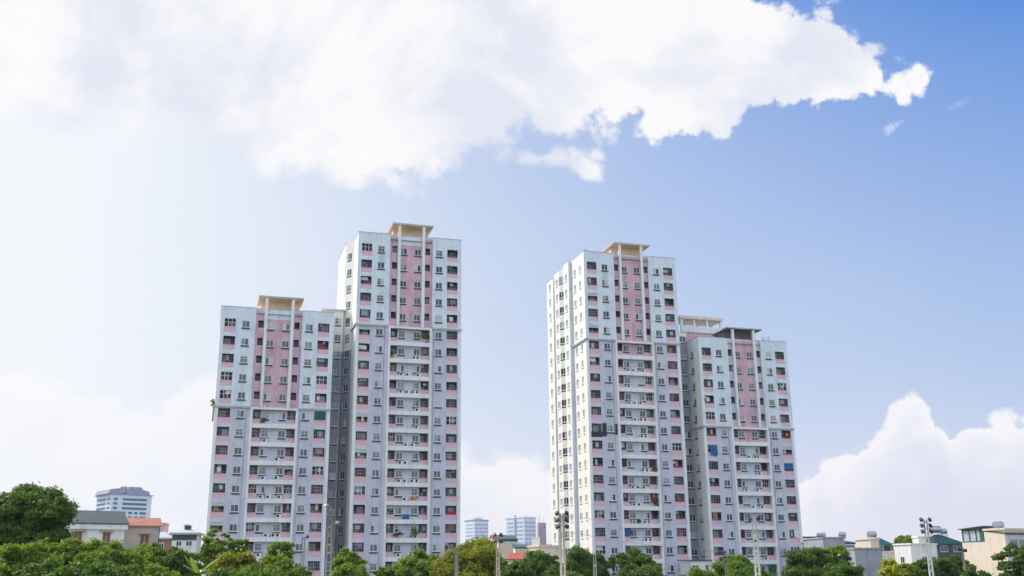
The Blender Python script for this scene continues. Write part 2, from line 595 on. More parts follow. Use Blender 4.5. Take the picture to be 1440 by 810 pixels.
def panel(mb, o, du, length, z0, z1, holes=(), matf=None, xs=(), zs=()):
    """a wall with real openings. o: plan point of its left end seen from outside; du: unit plan vector to the right.
    holes: (s0, s1, z0, z1, depth, reveal material, back material or None)"""
    nx, ny = -du[1], du[0]                # inward
    S = sorted({0.0, length, *xs, *[h[0] for h in holes], *[h[1] for h in holes]})
    S = [s for s in S if 0 <= s <= length]
    Zs = sorted({z0, z1, *zs, *[h[2] for h in holes], *[h[3] for h in holes]})
    Zs = [z for z in Zs if z0 <= z <= z1]

    def p(s, z, d=0.0):
        return (o[0] + du[0] * s + nx * d, o[1] + du[1] * s + ny * d, z)
    for a, b in zip(S, S[1:]):
        hs = [h for h in holes if h[0] < (a + b) / 2 < h[1]]
        for c, d in zip(Zs, Zs[1:]):
            zc = (c + d) / 2
            if any(h[2] < zc < h[3] for h in hs):
                continue
            mb.quad(p(a, c), p(b, c), p(b, d), p(a, d), matf((a + b) / 2, zc) if matf else 0)
    for a, b, c, d, dep, mr, mk in holes:
        mb.quad(p(a, c), p(a, c, dep), p(a, d, dep), p(a, d), mr)
        mb.quad(p(b, c, dep), p(b, c), p(b, d), p(b, d, dep), mr)
        mb.quad(p(a, c), p(b, c), p(b, c, dep), p(a, c, dep), mr)
        mb.quad(p(a, d, dep), p(b, d, dep), p(b, d), p(a, d), mr)
        if mk is not None:
            mb.quad(p(a, c, dep), p(b, c, dep), p(b, d, dep), p(a, d, dep), mk)


# window prototypes: 1 m wide unit, real height; local x along the wall, y inward, z up from the bottom of the opening
WH = 1.48


def window_meshes():
    fr = MB()
    t = 0.05
    for x0, x1 in ((0, t), (1 - t, 1), (0.5 - t / 2, 0.5 + t / 2)):
        fr.box(x0, x1, 0.03, 0.10, 0.32, WH)
    for z0, z1 in ((WH - 0.07, WH - 0.001), (0.32, 0.37)):
        fr.box(t, 0.5 - t / 2, 0.032, 0.098, z0, z1)
        fr.box(0.5 + t / 2, 1 - t, 0.032, 0.098, z0, z1)
    fr.box(0, 1, -0.02, 0.10, 0.24, 0.318)
    frame = fr.mesh('window', M['frame'])
    sash = MB()
    for x0, x1 in ((0, t), (1 - t, 1), (0.5 - t / 2, 0.5 + t / 2)):
        sash.box(x0, x1, 0.03, 0.10, 0.32, WH)
    for z0, z1 in ((WH - 0.07, WH - 0.001), (0.32, 0.40), (1.02, 1.07)):
        sash.box(t, 0.5 - t / 2, 0.032, 0.098, z0, z1)
        sash.box(0.5 + t / 2, 1 - t, 0.032, 0.098, z0, z1)
    sash.box(0, 1, -0.02, 0.10, 0.24, 0.318)
    for k in range(1, 8):
        sash.box(k / 8 - 0.008, k / 8 + 0.008, -0.015, 0.01, 0.32, WH)
    frame2 = sash.mesh('window', M['frame'])
    panes = []
    for a, b in (('glass_dark', 'glass_dark'), ('glass_dark', 'glass_blue'), ('glass_blue', 'glass_dark'), ('glass_dark', 'curtain'), ('curtain', 'curtain'),
                 ('glass_teal', 'glass_dark'), ('glass_teal', 'glass_teal'), ('curtain', 'glass_dark'), ('curtain_pink', 'curtain_pink')):
        pm = MB()
        pm.quad((0.01, 0.075, 0.33), (0.5, 0.075, 0.33), (0.5, 0.075, WH - 0.02), (0.01, 0.075, WH - 0.02), 0)
        pm.quad((0.5, 0.06, 0.33), (0.99, 0.06, 0.33), (0.99, 0.06, WH - 0.02), (0.5, 0.06, WH - 0.02), 1)
        panes.append(pm.mesh('pane', [M[a], M[b]]))
    sl = MB()
    sl.box(-0.05, 1.05, -0.14, 0.10, 0.0, 0.235)
    sill = sl.mesh('sill', M['sill'])
    return frame, frame2, panes, sill


WF, WF2, PANES, SILL = window_meshes()
PW = [27, 18, 14, 8, 5, 8, 4, 7, 0.5]


def add_window(parent, o, du, s, z, w, rnd, sill=True, pane=None):
    rz_ = math.atan2(du[1], du[0])
    loc = (o[0] + du[0] * s, o[1] + du[1] * s, z)
    f = put('window', WF2 if rnd.random() < 0.22 else WF, parent, loc, rz_, (w, 1, 1))
    put('pane', rnd.choices(PANES, PW)[0] if pane is None else PANES[pane], f)
    if sill:
        put('sill', SILL, f)
    return f


# balcony prototypes (unit width, parapet in front, grille above, glazed door at the back)
BH = 2.38


def balcony_meshes():
    out = {}
    p = MB()
    p.box(0.0, 1.0, 0.04, 0.16, 0.0, 0.86)
    p.box(0.0, 1.0, 0.0, 0.2, 0.86, 0.90)
    out['parapet'] = p.mesh('balcony', M['parapet'])
    gr = []
    for kind in range(6):
        g = MB()
        if kind in (0, 1):                 # security cage
            n = 6 if kind == 0 else 9
            for k in range(n + 1):
                g.box(k / n * 0.985, k / n * 0.985 + 0.012, 0.05, 0.075, 0.9, BH - 0.01)
            for z in (1.28, 1.72, 2.08) if kind == 0 else (1.2, 1.8):
                g.box(0, 1, 0.045, 0.08, z, z + 0.035)
        elif kind == 2:                    # sliding glass enclosure
            for k in range(4):
                g.box(k / 3 * 0.965, k / 3 * 0.965 + 0.035, 0.05, 0.10, 0.9, BH - 0.01)
            for z in (0.9, 1.68, BH - 0.07):
                g.box(0, 1, 0.055, 0.095, z, z + 0.05)
        elif kind == 3:                    # rail only and a clothes pole
            g.box(0, 1, 0.05, 0.09, 1.18, 1.22)
            for k in range(6):
                g.box(k / 5 * 0.97, k / 5 * 0.97 + 0.02, 0.06, 0.08, 0.9, 1.18)
        elif kind == 4:                    # cage with a lower solid rail
            for k in range(7):
                g.box(k / 6 * 0.97, k / 6 * 0.97 + 0.025, 0.05, 0.075, 0.9, BH - 0.01)
            g.box(0, 1, 0.045, 0.08, 1.36, 1.44)
            g.box(0, 1, 0.045, 0.08, 1.92, 1.97)
        else:                              # blind half lowered
            g.box(0, 1, 0.05, 0.07, 1.82, BH - 0.01)
            g.box(0, 1, 0.045, 0.08, 1.18, 1.22)
            for k in range(5):
                g.box(k / 4 * 0.97, k / 4 * 0.97 + 0.02, 0.06, 0.08, 0.9, 1.18)
        gr.append(g.mesh('grille', M['bars'] if kind not in (2, 5) else M['frame'] if kind == 2 else M['curtain']))
    out['grilles'] = gr
    dr = []
    for kind in range(4):
        d = MB()
        a = 0.12 if kind % 2 == 0 else 0.42
        d.box(a, a + 0.03, 1.19, 1.23, 0.05, 2.1, 1)
        d.box(a + 0.46, a + 0.49, 1.19, 1.23, 0.05, 2.1, 1)
        d.box(a + 0.03, a + 0.46, 1.20, 1.225, 2.04, 2.1, 1)
        d.box(a + 0.03, a + 0.46, 1.215, 1.23, 0.05, 2.04, 0)
        dr.append(d.mesh('door', [M['glass_dark'] if kind < 3 else M['curtain'], M['frame']]))
    out['doors'] = dr
    bl = []
    for mt in ('curtain', 'white_cloth', 'house_beige', 'steel', 'glass_blue', 'recess', 'terracotta'):
        q = MB()
        q.box(0, 1, 0.24, 0.27, 0, 1)
        bl.append(q.mesh('blind', M[mt]))
    out['blinds'] = bl
    return out


BAL = balcony_meshes()


def add_balcony(parent, o, du, s, z, w, rnd):
    rz_ = math.atan2(du[1], du[0])
    b = put('balcony', BAL['parapet'], parent, (o[0] + du[0] * s, o[1] + du[1] * s, z), rz_, (w, 1, 1))
    put('grille', rnd.choices(BAL['grilles'], [5, 4, 3, 4, 5, 1])[0], b)
    put('door', rnd.choices(BAL['doors'], [4, 4, 2, 2])[0], b)
    if rnd.random() < 0.5:
        w_ = rnd.choice([0.22, 0.3, 0.45, 0.6])
        h_ = rnd.uniform(0.35, 1.1)
        bl = put('blind', rnd.choices(BAL['blinds'], [4, 4, 3, 3, 3, 3, 1])[0], b, (rnd.uniform(0.02, 0.97 - w_), rnd.uniform(0, 0.5), BH - 0.03 - h_ - rnd.choice([0, 0, 0.2])), 0, (w_, 1, h_))
    return b


def ac_meshes():
    a = MB()
    a.box(0, 0.82, 0, 0.30, 0.06, 0.62)
    a.box(0.05, 0.11, 0.02, 0.28, 0, 0.06)
    a.box(0.71, 0.77, 0.02, 0.28, 0, 0.06)
    f = MB()
    f.tube([(0.30, -0.012, 0.34), (0.30, -0.002, 0.34)], [0.23, 0.23], 14)
    return a.mesh('air_conditioner', M['ac']), f.mesh('fan', M['black'])


AC, FAN = ac_meshes()


def add_ac(parent, x, y, z):
    a = put('air_conditioner', AC, parent, (x, y, z))
    put('fan', FAN, a)
    return a


def tower(label, base, ztop, rows, seed, bodies, ribs_up, header, pink_row6, edge_mat, side_cols, stuff_side, depth_total, soffit='peach'):
    """one apartment tower in its own coordinates: x along the front, y away from the viewer"""
    rnd = random.Random(seed)
    t = thing('apartment_tower', label, 'apartment tower', (base[0], base[1], 0), TH, 'pink and white apartment towers')
    mats = [M['upper'], M['lower'], M['pink'], M['white'], M['recess'], M['cream'], M['roof'], M['inner'], M['lower_light'], M['painted_shade']]
    UP, LO, PK, WHT, RC, CR, RF, IN, LL = range(9)
    zl = ztop - 17.25                      # the moulding between the two colour zones
    top = [ztop - 2.06 - r * FH for r in range(rows)]

    def fx(a):
        return a * W
    x_b0, x_b1 = fx(0.304), fx(0.716)      # the middle bay
    wl = MB()

    # ---- left and right strips
    for o, L0, bal, win in ((0.0, x_b0, (fx(0.032), fx(0.133)), (fx(0.187), fx(0.252))),
                            (x_b1, W - x_b1, (fx(0.859) - x_b1, fx(0.961) - x_b1), (fx(0.747) - x_b1, fx(0.812) - x_b1))):
        holes = []
        for zt in top:
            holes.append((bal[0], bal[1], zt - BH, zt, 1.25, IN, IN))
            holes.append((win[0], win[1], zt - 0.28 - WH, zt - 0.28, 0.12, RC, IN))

        def mf(s, z, o=o, bal=bal):
            if z > zl:
                return UP
            x = o + s
            if x < 0.5 or x > W - 0.5:
                return WHT
            if bal[0] - 0.01 < s < bal[1] + 0.01:
                return LL
            return LO
        panel(wl, (o, 0), (1, 0), L0, 0.0, ztop, holes, mf, xs=(0.5, L0 - 0.5), zs=(zl,))
        for zt in top:
            add_balcony(t, (o, 0), (1, 0), bal[0], zt - BH, bal[1] - bal[0], rnd)
            add_window(t, (o, 0), (1, 0), win[0] + 0.005, zt - 0.28 - WH, win[1] - win[0] - 0.01, rnd)

    # ---- middle bay, upper zone: coloured wall slightly recessed behind tall pilasters
    Lb = x_b1 - x_b0
    zu = top[5] + 0.38                     # underside of the upper bay
    yb = 0.34
    sb_u = ((fx(0.326), fx(0.374)), (fx(0.646), fx(0.694)))
    wn = ((fx(0.4065), fx(0.469)), (fx(0.543), fx(0.6055)))
    holes = []
    for zt in top[:5]:
        for a, b in sb_u:
            holes.append((a - x_b0, b - x_b0, zt - 1.48, zt, 0.9, IN, IN))
        for a, b in wn:
            holes.append((a - x_b0, b - x_b0, zt - 0.28 - WH, zt - 0.28, 0.12, RC, IN))

    def mfu(s, z):
        x = s + x_b0
        if header and z > ztop - 1.75 and fx(0.376) < x < fx(0.64):
            return UP
        if edge_mat and (x < fx(0.38) or x > fx(0.638)):
            return edge_mat
        return PK
    panel(wl, (x_b0, yb), (1, 0), Lb, zu, ztop - 0.25, holes, mfu, xs=(fx(0.38) - x_b0, fx(0.638) - x_b0), zs=(ztop - 1.75,))
    wl.box(x_b0, x_b1, yb, yb + 0.4, ztop - 0.25, ztop - 0.02, UP)
    for x, d in ((x_b0, 1), (x_b1, -1)):   # returns of the bay
        a, b = ((x, 0, zu), (x, yb, zu))
        wl.quad((x, 0, zu), (x, yb, zu), (x, yb, ztop), (x, 0, ztop), UP)
    wl.quad((x_b0, 0, zu), (x_b1, 0, zu), (x_b1, yb, zu), (x_b0, yb, zu), WHT)
    for zt in top[:5]:
        for a, b in sb_u:
            sb = put('balcony', BAL['parapet'], t, (a, yb, zt - BH), 0, (b - a, 0.5, 0.65))
            sb.location.z = zt - 1.48
            sb.scale = (b - a, 0.5, 0.22)
            put('grille', rnd.choices(BAL['grilles'][:5])[0], sb).scale = (1, 1, 2.82)
            sb.children[0].location.z = -0.9 * 2.82 + 0.9
        for a, b in wn:
            add_window(t, (0, yb), (1, 0), a + 0.005, zt - 0.28 - WH, b - a - 0.01, rnd)
    # ---- middle bay, lower zone: loggia floors between white slabs
    yr = 0.85
    sb_l = ((fx(0.326), fx(0.396)), (fx(0.626), fx(0.696)))
    wn_l = ((fx(0.407), fx(0.467)), (fx(0.553), fx(0.613)))
    holes = []
    for zt in top[5:]:
        for a, b in sb_l:
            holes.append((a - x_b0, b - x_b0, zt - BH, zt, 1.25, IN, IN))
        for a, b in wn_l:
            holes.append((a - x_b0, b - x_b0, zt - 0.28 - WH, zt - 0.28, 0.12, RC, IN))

    def mfl(s, z):
        return PK if (pink_row6 and z > top[6] + 0.3) else LO
    panel(wl, (x_b0, yr), (1, 0), Lb, 0.0, zu, holes, mfl, zs=(top[6] + 0.35,))
    for k, zt in enumerate(top[5:]):
        for i, (a, b) in enumerate(sb_l):
            add_balcony(t, (0, yr - 0.10), (1, 0), a, zt - BH, b - a, rnd)
        for a, b in wn_l:
            add_window(t, (0, yr), (1, 0), a + 0.005, zt - 0.28 - WH, b - a - 0.01, rnd)
        s = MB()
        s.box(fx(0.325), fx(0.697), 0.0, yr - 0.001, max(0.02, zt - FH), zt - BH)
        s.build('floor_slab', M['white'], t)
        for x in (fx(0.42), fx(0.475), fx(0.535), fx(0.575)):
            if rnd.random() < (0.48 if k > 0 else 0.0):
                add_ac(t, x + rnd.uniform(-0.1, 0.1), 0.34, zt - BH + 0.002)
    for a, b in ((0.304, 0.325), (0.697, 0.716)):
        r = MB()
        r.box(fx(a), fx(b), -0.06, yr - 0.002, 0.0, zu - 0.003)
        r.build('rib', M['white'], t)
        if ribs_up:
            r = MB()
            r.box(fx(a), fx(a) + 0.3, -0.07, yb - 0.002, zu + 0.003, ztop - 0.002)
            r.build('rib', M['white'], t)
    bm_ = MB()
    bm_.box(fx(0.3045), fx(0.7155), -0.045, yb - 0.004, top[5] + 0.002, zu - 0.004)
    bm_.build('floor_slab', M['white'], t)
    # ---- pilasters that carry the roof canopy
    for a, b in ((0.379, 0.404), (0.612, 0.640)):
        p = MB()
        p.box(fx(a), fx(b), -0.12, yb - 0.003, zu + 0.004, ztop + 1.95)
        p.build('pilaster', M['white'], t)
    for x in (fx(0.268), fx(0.733)):
        pp = MB()
        pp.tube([(x, -0.06, 0.2), (x, -0.06, zl - 0.2)], [0.045, 0.045], 6)
        pp.build('drain_pipe', M['recess'], t)
    # ---- moulding
    MB().box(-0.12, x_b0 - 0.002, -0.28, -0.001, zl - 0.16, zl + 0.16).build('cornice', M['cap'], t)
    MB().box(x_b1 + 0.002, W + 0.12, -0.28, -0.001, zl - 0.16, zl + 0.16).build('cornice', M['cap'], t)
    MB().box(-0.28, -0.003, 0.0, bodies[0][2] - 0.01, zl - 0.15, zl + 0.15).build('cornice', M['cap'], t)
    # ---- sides, back and roofs
    y_prev = 0.0
    stuff_frames, stuff_panes = MB(), MB()
    for k, (s0, y0, y1, dz, chamfer) in enumerate(bodies):
        zt_ = ztop + dz
        holes = []
        cols = side_cols[k] if k < len(side_cols) else []
        for c0, w_, vis in cols:
            for zt in top:
                if zt - 0.28 < zt_ - 0.5:
                    holes.append((c0, c0 + w_, zt - 0.28 - WH, zt - 0.28, 0.12, RC, IN))
        yfront = y0 + chamfer
        panel(wl, (s0, y1), (0, -1), y1 - yfront, 0.0, zt_, holes, lambda s, z: CR)
        for c0, w_, vis in cols:
            for zt in top:
                if zt - 0.28 < zt_ - 0.5:
                    if vis == 'stuff':
                        xx, yy = s0 + 0.09, y1 - c0
                        zb = zt - 0.28 - WH
                        stuff_frames.box(s0 + 0.03, s0 + 0.10, yy - w_ + 0.02, yy - 0.02, zb + 0.24, zb + 0.33)
                        for q in (0.02, w_ / 2 - 0.03, w_ - 0.08):
                            stuff_frames.box(s0 + 0.03, s0 + 0.10, yy - q - 0.06, yy - q, zb + 0.33, zb + WH)
                        stuff_frames.box(s0 - 0.12, s0 + 0.10, yy - w_ - 0.02, yy + 0.02, zb, zb + 0.235, 2)
                        stuff_frames.quad((s0 + 0.11, yy, zb + 0.3), (s0 + 0.11, yy - w_, zb + 0.3), (s0 + 0.11, yy - w_, zb + WH), (s0 + 0.11, yy, zb + WH), 1)
                    else:
                        add_window(t, (s0, y1), (0, -1), c0, zt - 0.28 - WH, w_, rnd)
        # return wall facing the viewer
        if k > 0:
            sp = bodies[k - 1][0]
            if chamfer:
                dx, dy = sp - s0, -chamfer
                ln = math.hypot(dx, dy)
                du = (dx / ln, dy / ln)
                hs = [((ln - 1.35) / 2, (ln + 1.35) / 2, zt - 1.75, zt - 0.2, 0.12, RC, IN) for zt in top]
                panel(wl, (s0, y0 + chamfer), du, ln, 0.0, zt_, hs, lambda s, z: CR if (z > zl - 3.5 or seed == 13) else 9, zs=(zl - 3.5,))  # cream above, shade of the gap painted in below
                for zt in top:
                    f = add_window(t, (s0, y0 + chamfer), du, (ln - 1.34) / 2, zt - 1.75, 1.34, rnd, sill=False)
                    f.scale = (1.34, 1, 1.12)
            elif sp > s0:
                panel(wl, (s0, y0), (1, 0), sp - s0, 0.0, zt_, [], lambda s, z: UP)
            elif sp < s0:
                pass
        # roof deck and parapet inside
        a0 = s0 + 0.001
        wl.quad((a0, yfront, zt_ - 0.9), (W - 0.001, yfront, zt_ - 0.9), (W - 0.001, y1, zt_ - 0.9), (a0, y1, zt_ - 0.9), RF)
        if chamfer:
            wl.poly([(0.0, y0, zt_ - 0.9), (W - 0.001, y0, zt_ - 0.9), (W - 0.001, yfront, zt_ - 0.9), (s0, yfront, zt_ - 0.9)], RF)
        wl.box(s0 + 0.004, s0 + 0.2, yfront + 0.01, y1 - 0.01, zt_ - 0.9, zt_ - 0.003, CR)
        cp = MB()
        cp.box(s0 - 0.05, s0 + 0.24, yfront - (0.05 if k == 0 else 0), y1, zt_, zt_ + 0.10)
        if k == 0:
            cp.box(s0 + 0.242, x_b0 - 0.003, -0.05, 0.24, zt_, zt_ + 0.10)
            cp.box(x_b1 + 0.003, W + 0.05, -0.05, 0.24, zt_, zt_ + 0.10)
            cp.box(x_b0, fx(0.378), yb - 0.05, yb + 0.24, zt_ - 0.018, zt_ + 0.08)
            cp.box(fx(0.405), fx(0.611), yb - 0.05, yb + 0.24, zt_ - 0.018, zt_ + 0.08)
            cp.box(fx(0.641), x_b1, yb - 0.05, yb + 0.24, zt_ - 0.018, zt_ + 0.08)
        cp.build('parapet_cap', M['cap'], t)
        if k + 1 < len(bodies) and bodies[k + 1][3] < dz:
            panel(wl, (W, y1), (-1, 0), W - s0, ztop + bodies[k + 1][3] - 0.9, zt_, [], lambda s, z: UP)
    if stuff_frames.v:
        so = stuff_frames.build('window', [M['frame'], M['curtain'], M['cream']], t)
        tag(so, kind='stuff')
    yb1 = bodies[-1][2]
    zb = ztop + bodies[-1][3]
    panel(wl, (W, 0), (0, 1), yb1, 0.0, zb, [], lambda s, z: UP if z > zl else LO, zs=(zl,))
    if zb < ztop:
        panel(wl, (W, 0), (0, 1), bodies[0][2], zb, ztop, [], lambda s, z: UP)
    panel(wl, (W, yb1), (-1, 0), W - bodies[-1][0], 0.0, zb, [], lambda s, z: UP if z > zl else LO, zs=(zl,))
    wl.box(0.25, x_b0 - 0.01, 0.004, 0.2, ztop - 0.9, ztop - 0.003, UP)
    wl.box(x_b1 + 0.01, W - 0.01, 0.004, 0.2, ztop - 0.9, ztop - 0.003, UP)
    wl.box(W - 0.2, W - 0.004, 0.21, bodies[0][2] - 0.01, ztop - 0.9, ztop - 0.003, UP)
    wl.build('wall', mats, t)
    # ---- roof canopy and the stair house under it
    cn = MB()
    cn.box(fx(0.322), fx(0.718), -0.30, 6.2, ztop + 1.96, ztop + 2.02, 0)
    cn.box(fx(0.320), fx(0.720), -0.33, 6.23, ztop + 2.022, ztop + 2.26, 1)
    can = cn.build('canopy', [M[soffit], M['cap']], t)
    st = MB()
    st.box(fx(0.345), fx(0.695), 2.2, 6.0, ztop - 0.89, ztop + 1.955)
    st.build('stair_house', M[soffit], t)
    return t, top


T1 = (-49.79, 169.61, 45.54 + CZ)
T2 = (-27.67, 175.81, 60.90 + CZ)
T3 = (13.75, 186.75, 60.34 + CZ)
T4 = (35.70, 192.21, 44.56 + CZ)
t1, top1 = tower('shorter pink and white tower at far left with a flat canopy on its roof', T1, T1[2], 15, 11,
                 [(0.0, 0.0, 17.0, 0.0, 0.0)], False, True, False, None, [], False, 17)
t2, top2 = tower('tallest left tower, its pink top bay under a tilted looking canopy, taller neighbour on the right of the left pair', T2, T2[2], 20, 12,
                 [(0.0, 0.0, 5.2, 0.0, 0.0), (-1.35, 5.2, 18.0, 0.0, 2.3)], False, True, False, None, [], False, 18)
t3, top3 = tower('tall tower with a sunlit cream stepped side wall and black painted balcony', T3, T3[2], 20, 13,
                 [(0.0, 0.0, 7.0, 0.0, 0.0), (-0.64, 7.0, 10.1, 0.0, 0.0), (-1.17, 10.1, 14.2, -0.75, 1.0), (-1.45, 14.2, 18.0, -1.5, 0.0)],
                 True, False, True, None, [[(1.2, 1.25, 'stuff'), (4.2, 1.0, 'stuff')], [(0.9, 1.3, 'stuff')], [(0.9, 1.4, 'stuff')], [(1.3, 1.2, 'stuff')]], True, 18)
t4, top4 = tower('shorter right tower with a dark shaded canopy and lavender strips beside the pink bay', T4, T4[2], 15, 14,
                 [(0.0, 0.0, 4.84, 0.0, 0.0), (0.0, 4.84, 17.0, 0.0, 0.0)], True, False, True, 1, [[(1.4, 1.0, 'own')]], False, 17, 'soffit_shade')
t2['label'] = 'tallest tower of the left pair with white and pink top floors and blue dome behind'


def tl(t, x, y, z):
    """tower coordinates -> world"""
    c, s = math.cos(TH), math.sin(TH)
    return Vector((t.location.x + c * x - s * y, t.location.y + s * x + c * y, z))


# black painted frame round one balcony and window of the third tower
zt = top3[10]
bk = MB()
bk.box(0.45, 2.66, -0.035, -0.006, zt - BH - 0.10, zt - 1.47)
bk.box(2.663, 3.5, -0.04, -0.006, zt - BH + 0.05, zt + 0.12)
bk.build('painted_panel', M['black'], t3)
bk = MB()
bk.box(5.0, 5.65, -0.04, -0.006, zt - 1.95, zt + 0.05)
bk.poly([(4.85, -0.037, zt - 1.95), (5.0, -0.037, zt - 1.95), (5.0, -0.037, zt - 1.55), (4.85, -0.037, zt - 1.75)])
bk.build('painted_panel', M['black'], t3)

# ------------------------------------------------------------------ link blocks between the towers
def link_block(label, tw, x0, x1, y0, y1, ztop, wx, ww, rows, seed, lip, zsplit=0.0):
    rnd = random.Random(seed)
    b = thing('stair_block', label, 'building', tl(tw, x0, y0, 0), TH)
    wl = MB()
    L0 = x1 - x0
    holes = [(wx, wx + ww, zt - 1.75, zt - 0.2, 0.12, 1, 1) for zt in rows if zt < ztop - 0.5]
    panel(wl, (0, 0), (1, 0), L0, 0, ztop, holes, lambda s, z: 0 if z > zsplit else 3, zs=(zsplit,))  # below zsplit the wall colour carries the shade of the gap
    panel(wl, (0, y1 - y0), (0, -1), y1 - y0, 0, ztop, [], lambda s, z: 0)
    panel(wl, (L0, 0), (0, 1), y1 - y0, 0, ztop, [], lambda s, z: 0)
    wl.quad((0, 0, ztop - 0.01), (L0, 0, ztop - 0.01), (L0, y1 - y0, ztop - 0.01), (0, y1 - y0, ztop - 0.01), 2)
    wl.build('wall', [M['cream'], M['inner'], M['roof'], M['painted_shade']], b)
    for zt in rows:
        if zt < ztop - 0.5:
            f = add_window(b, (0, 0), (1, 0), wx + 0.005, zt - 1.75, ww - 0.01, rnd, sill=False)
            f.scale = (ww - 0.01, 1, 1.12)
    if lip:
        l = MB()
        l.box(lip[0], lip[1], -0.5, y1 - y0, ztop, ztop + 0.22)
        l.build('roof', M['white'], b)
    return b


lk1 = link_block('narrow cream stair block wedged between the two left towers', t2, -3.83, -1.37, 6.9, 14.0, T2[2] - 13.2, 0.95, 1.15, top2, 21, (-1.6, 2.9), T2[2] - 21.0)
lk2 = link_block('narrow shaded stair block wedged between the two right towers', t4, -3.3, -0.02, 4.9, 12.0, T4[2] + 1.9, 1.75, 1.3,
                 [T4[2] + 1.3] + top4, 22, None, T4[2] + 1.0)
# drain pipes on the stair blocks
for b, x in ((lk1, 2.2), (lk2, 1.3)):
    p = MB()
    p.tube([(x, -0.07, 0.5), (x, -0.07, 42)], [0.05, 0.05], 6)
    p.build('drain_pipe', M['white'], b)

# rooftop pergola above the fourth tower
pg = thing('roof_shelter', 'pale open roof shelter with square columns on the roof behind the shaded canopy', 'roof shelter', tl(t4, 1.5, 9.6, T4[2] - 0.9), TH)
x1 = 9.2
b_ = MB()
b_.box(0, x1, 0.3, 5.0, 0, 4.2)
b_.build('base', M['parapet'], pg)
b_ = MB()
b_.box(-0.15, x1 + 0.1, 0.0, 0.28, 4.3, 5.5)
b_.box(x1 - 0.15, x1 + 0.1, 0.285, 5.0, 4.3, 5.5)
b_.box(-0.15, x1 + 0.1, 0.0, 5.0, 4.203, 4.298)
b_.build('parapet', M['white'], pg)
for x, y in ((-0.1, 0), (2.7, 0), (5.6, 0), (8.75, 0), (-0.1, 4.4), (2.7, 4.4), (5.6, 4.4), (8.75, 4.4)):
    c_ = MB()
    c_.box(x, x + 0.45, y + 0.29, y + 0.69, 4.3, 7.0)
    c_.build('column', M['cream'], pg)
b_ = MB()
b_.box(-0.3, x1 + 0.2, 0.0, 5.2, 7.003, 7.6)
b_.build('roof', M['house_cream'], pg)
pw = thing('roof_wall', 'tall narrow pink white wall end rising beside the open roof shelter', 'wall', tl(t3, W - 0.1, 13.0, 0), TH)
b_ = MB()
b_.box(-3, 0, 0, 3, 0, T4[2] + 9.2)
b_.box(-2.9, -0.1, 0.1, 2.9, T4[2] + 9.2, T4[2] + 9.4)
b_.build('wall', M['white'], pw)

# ------------------------------------------------------------------ small things on the towers
def water_tank(label, loc, r, h, mat, dome=True, legs=0.3):
    t = thing('water_tank', label, 'water tank', loc, 0, 'rooftop water tanks')
    b = MB()
    b.tube([(0, 0, legs), (0, 0, legs + h)], [r, r], 16)
    if dome:
        b.dome((0, 0, legs + h), r, r * 0.55, 16)
    b.build('tank', mat, t)
    s = MB()
    for a in range(4):
        x, y = r * 0.75 * math.cos(a * math.pi / 2 + 0.7), r * 0.75 * math.sin(a * math.pi / 2 + 0.7)
        s.box(x - 0.06, x + 0.06, y - 0.06, y + 0.06, 0, legs)
    s.build('stand', M['steel'], t)
    return t


def flat_tank(label, loc, r, ln, mat, rz=0.0, legs=0.7):
    """a horizontal steel drum on a stand"""
    t = thing('water_tank', label, 'water tank', loc, rz, 'rooftop water tanks')
    b = MB()
    b.tube([(-ln / 2, 0, legs + r), (-ln / 2 + 0.15, 0, legs + r), (ln / 2 - 0.15, 0, legs + r), (ln / 2, 0, legs + r)], [r * 0.6, r, r, r * 0.6], 14)
    b.build('tank', mat, t)
    s = MB()
    for x in (-ln * 0.35, ln * 0.35):
        for y in (-r * 0.7, r * 0.7):
            s.box(x - 0.05, x + 0.05, y - 0.05, y + 0.05, 0, legs + 0.15)
        s.box(x - 0.05, x + 0.05, -r * 0.9, r * 0.9, legs + 0.15, legs + 0.25)
    s.build('stand', M['steel'], t)
    return t


water_tank('dark blue domed tank on the left shoulder of the tallest left tower', tl(t2, 0.2, 7.6, T2[2] - 0.9), 0.85, 0.75, M['tank_blue'])
water_tank('dark blue domed tank below the open roof shelter on the right towers', tl(t4, 8.0, 7.6, T4[2] - 0.9), 0.75, 2.3, M['tank_blue'])
bx = MB()
bx.box(0, 1.5, 0, 1.5, 0, 1.9)
bx.box(-0.1, 1.6, -0.1, 1.6, 1.903, 2.02)
bx.box(0.4, 1.1, -0.03, -0.003, 0.1, 1.6)
tag(bx.build('roof_hatch', M['house_cream'], None, tl(t3, 3.6, 3.0, T3[2] - 0.9), TH), 'small pale hatch house beside the canopy on the sunlit tower roof', 'hatch')
bx = MB()
bx.box(0, 1.2, 0, 1.2, 0, 1.7)
bx.box(-0.08, 1.28, -0.08, 1.28, 1.703, 1.8)
tag(bx.build('roof_hatch', M['parapet'], None, tl(t2, 4.6, 2.2, T2[2] - 0.9), TH), 'small pink hatch box left of the canopy on the tallest left tower', 'hatch')


def antenna(label, loc, h):
    a = MB()
    a.tube([(0, 0, 0), (0, 0, h)], [0.05, 0.04], 6)
    for k, w_ in enumerate((0.5, 0.4, 0.3)):
        a.box(-w_, w_, -0.03, 0.03, h - 0.1 - k * 0.25, h - 0.04 - k * 0.25)
    tag(a.build('antenna', M['steel'], None, loc), label, 'antenna', 'antennas on the tower roofs')


antenna('left small antenna on the roof right of the shaded canopy', tl(t4, 14.6, 0.8, T4[2] - 0.9), 1.9)
antenna('right small antenna on the roof right of the shaded canopy', tl(t4, 15.7, 0.8, T4[2] - 0.9), 2.0)
antenna('small antenna at the sunlit front corner of the tower with cream sides', tl(t3, 0.7, 0.8, T3[2] - 0.9), 1.6)


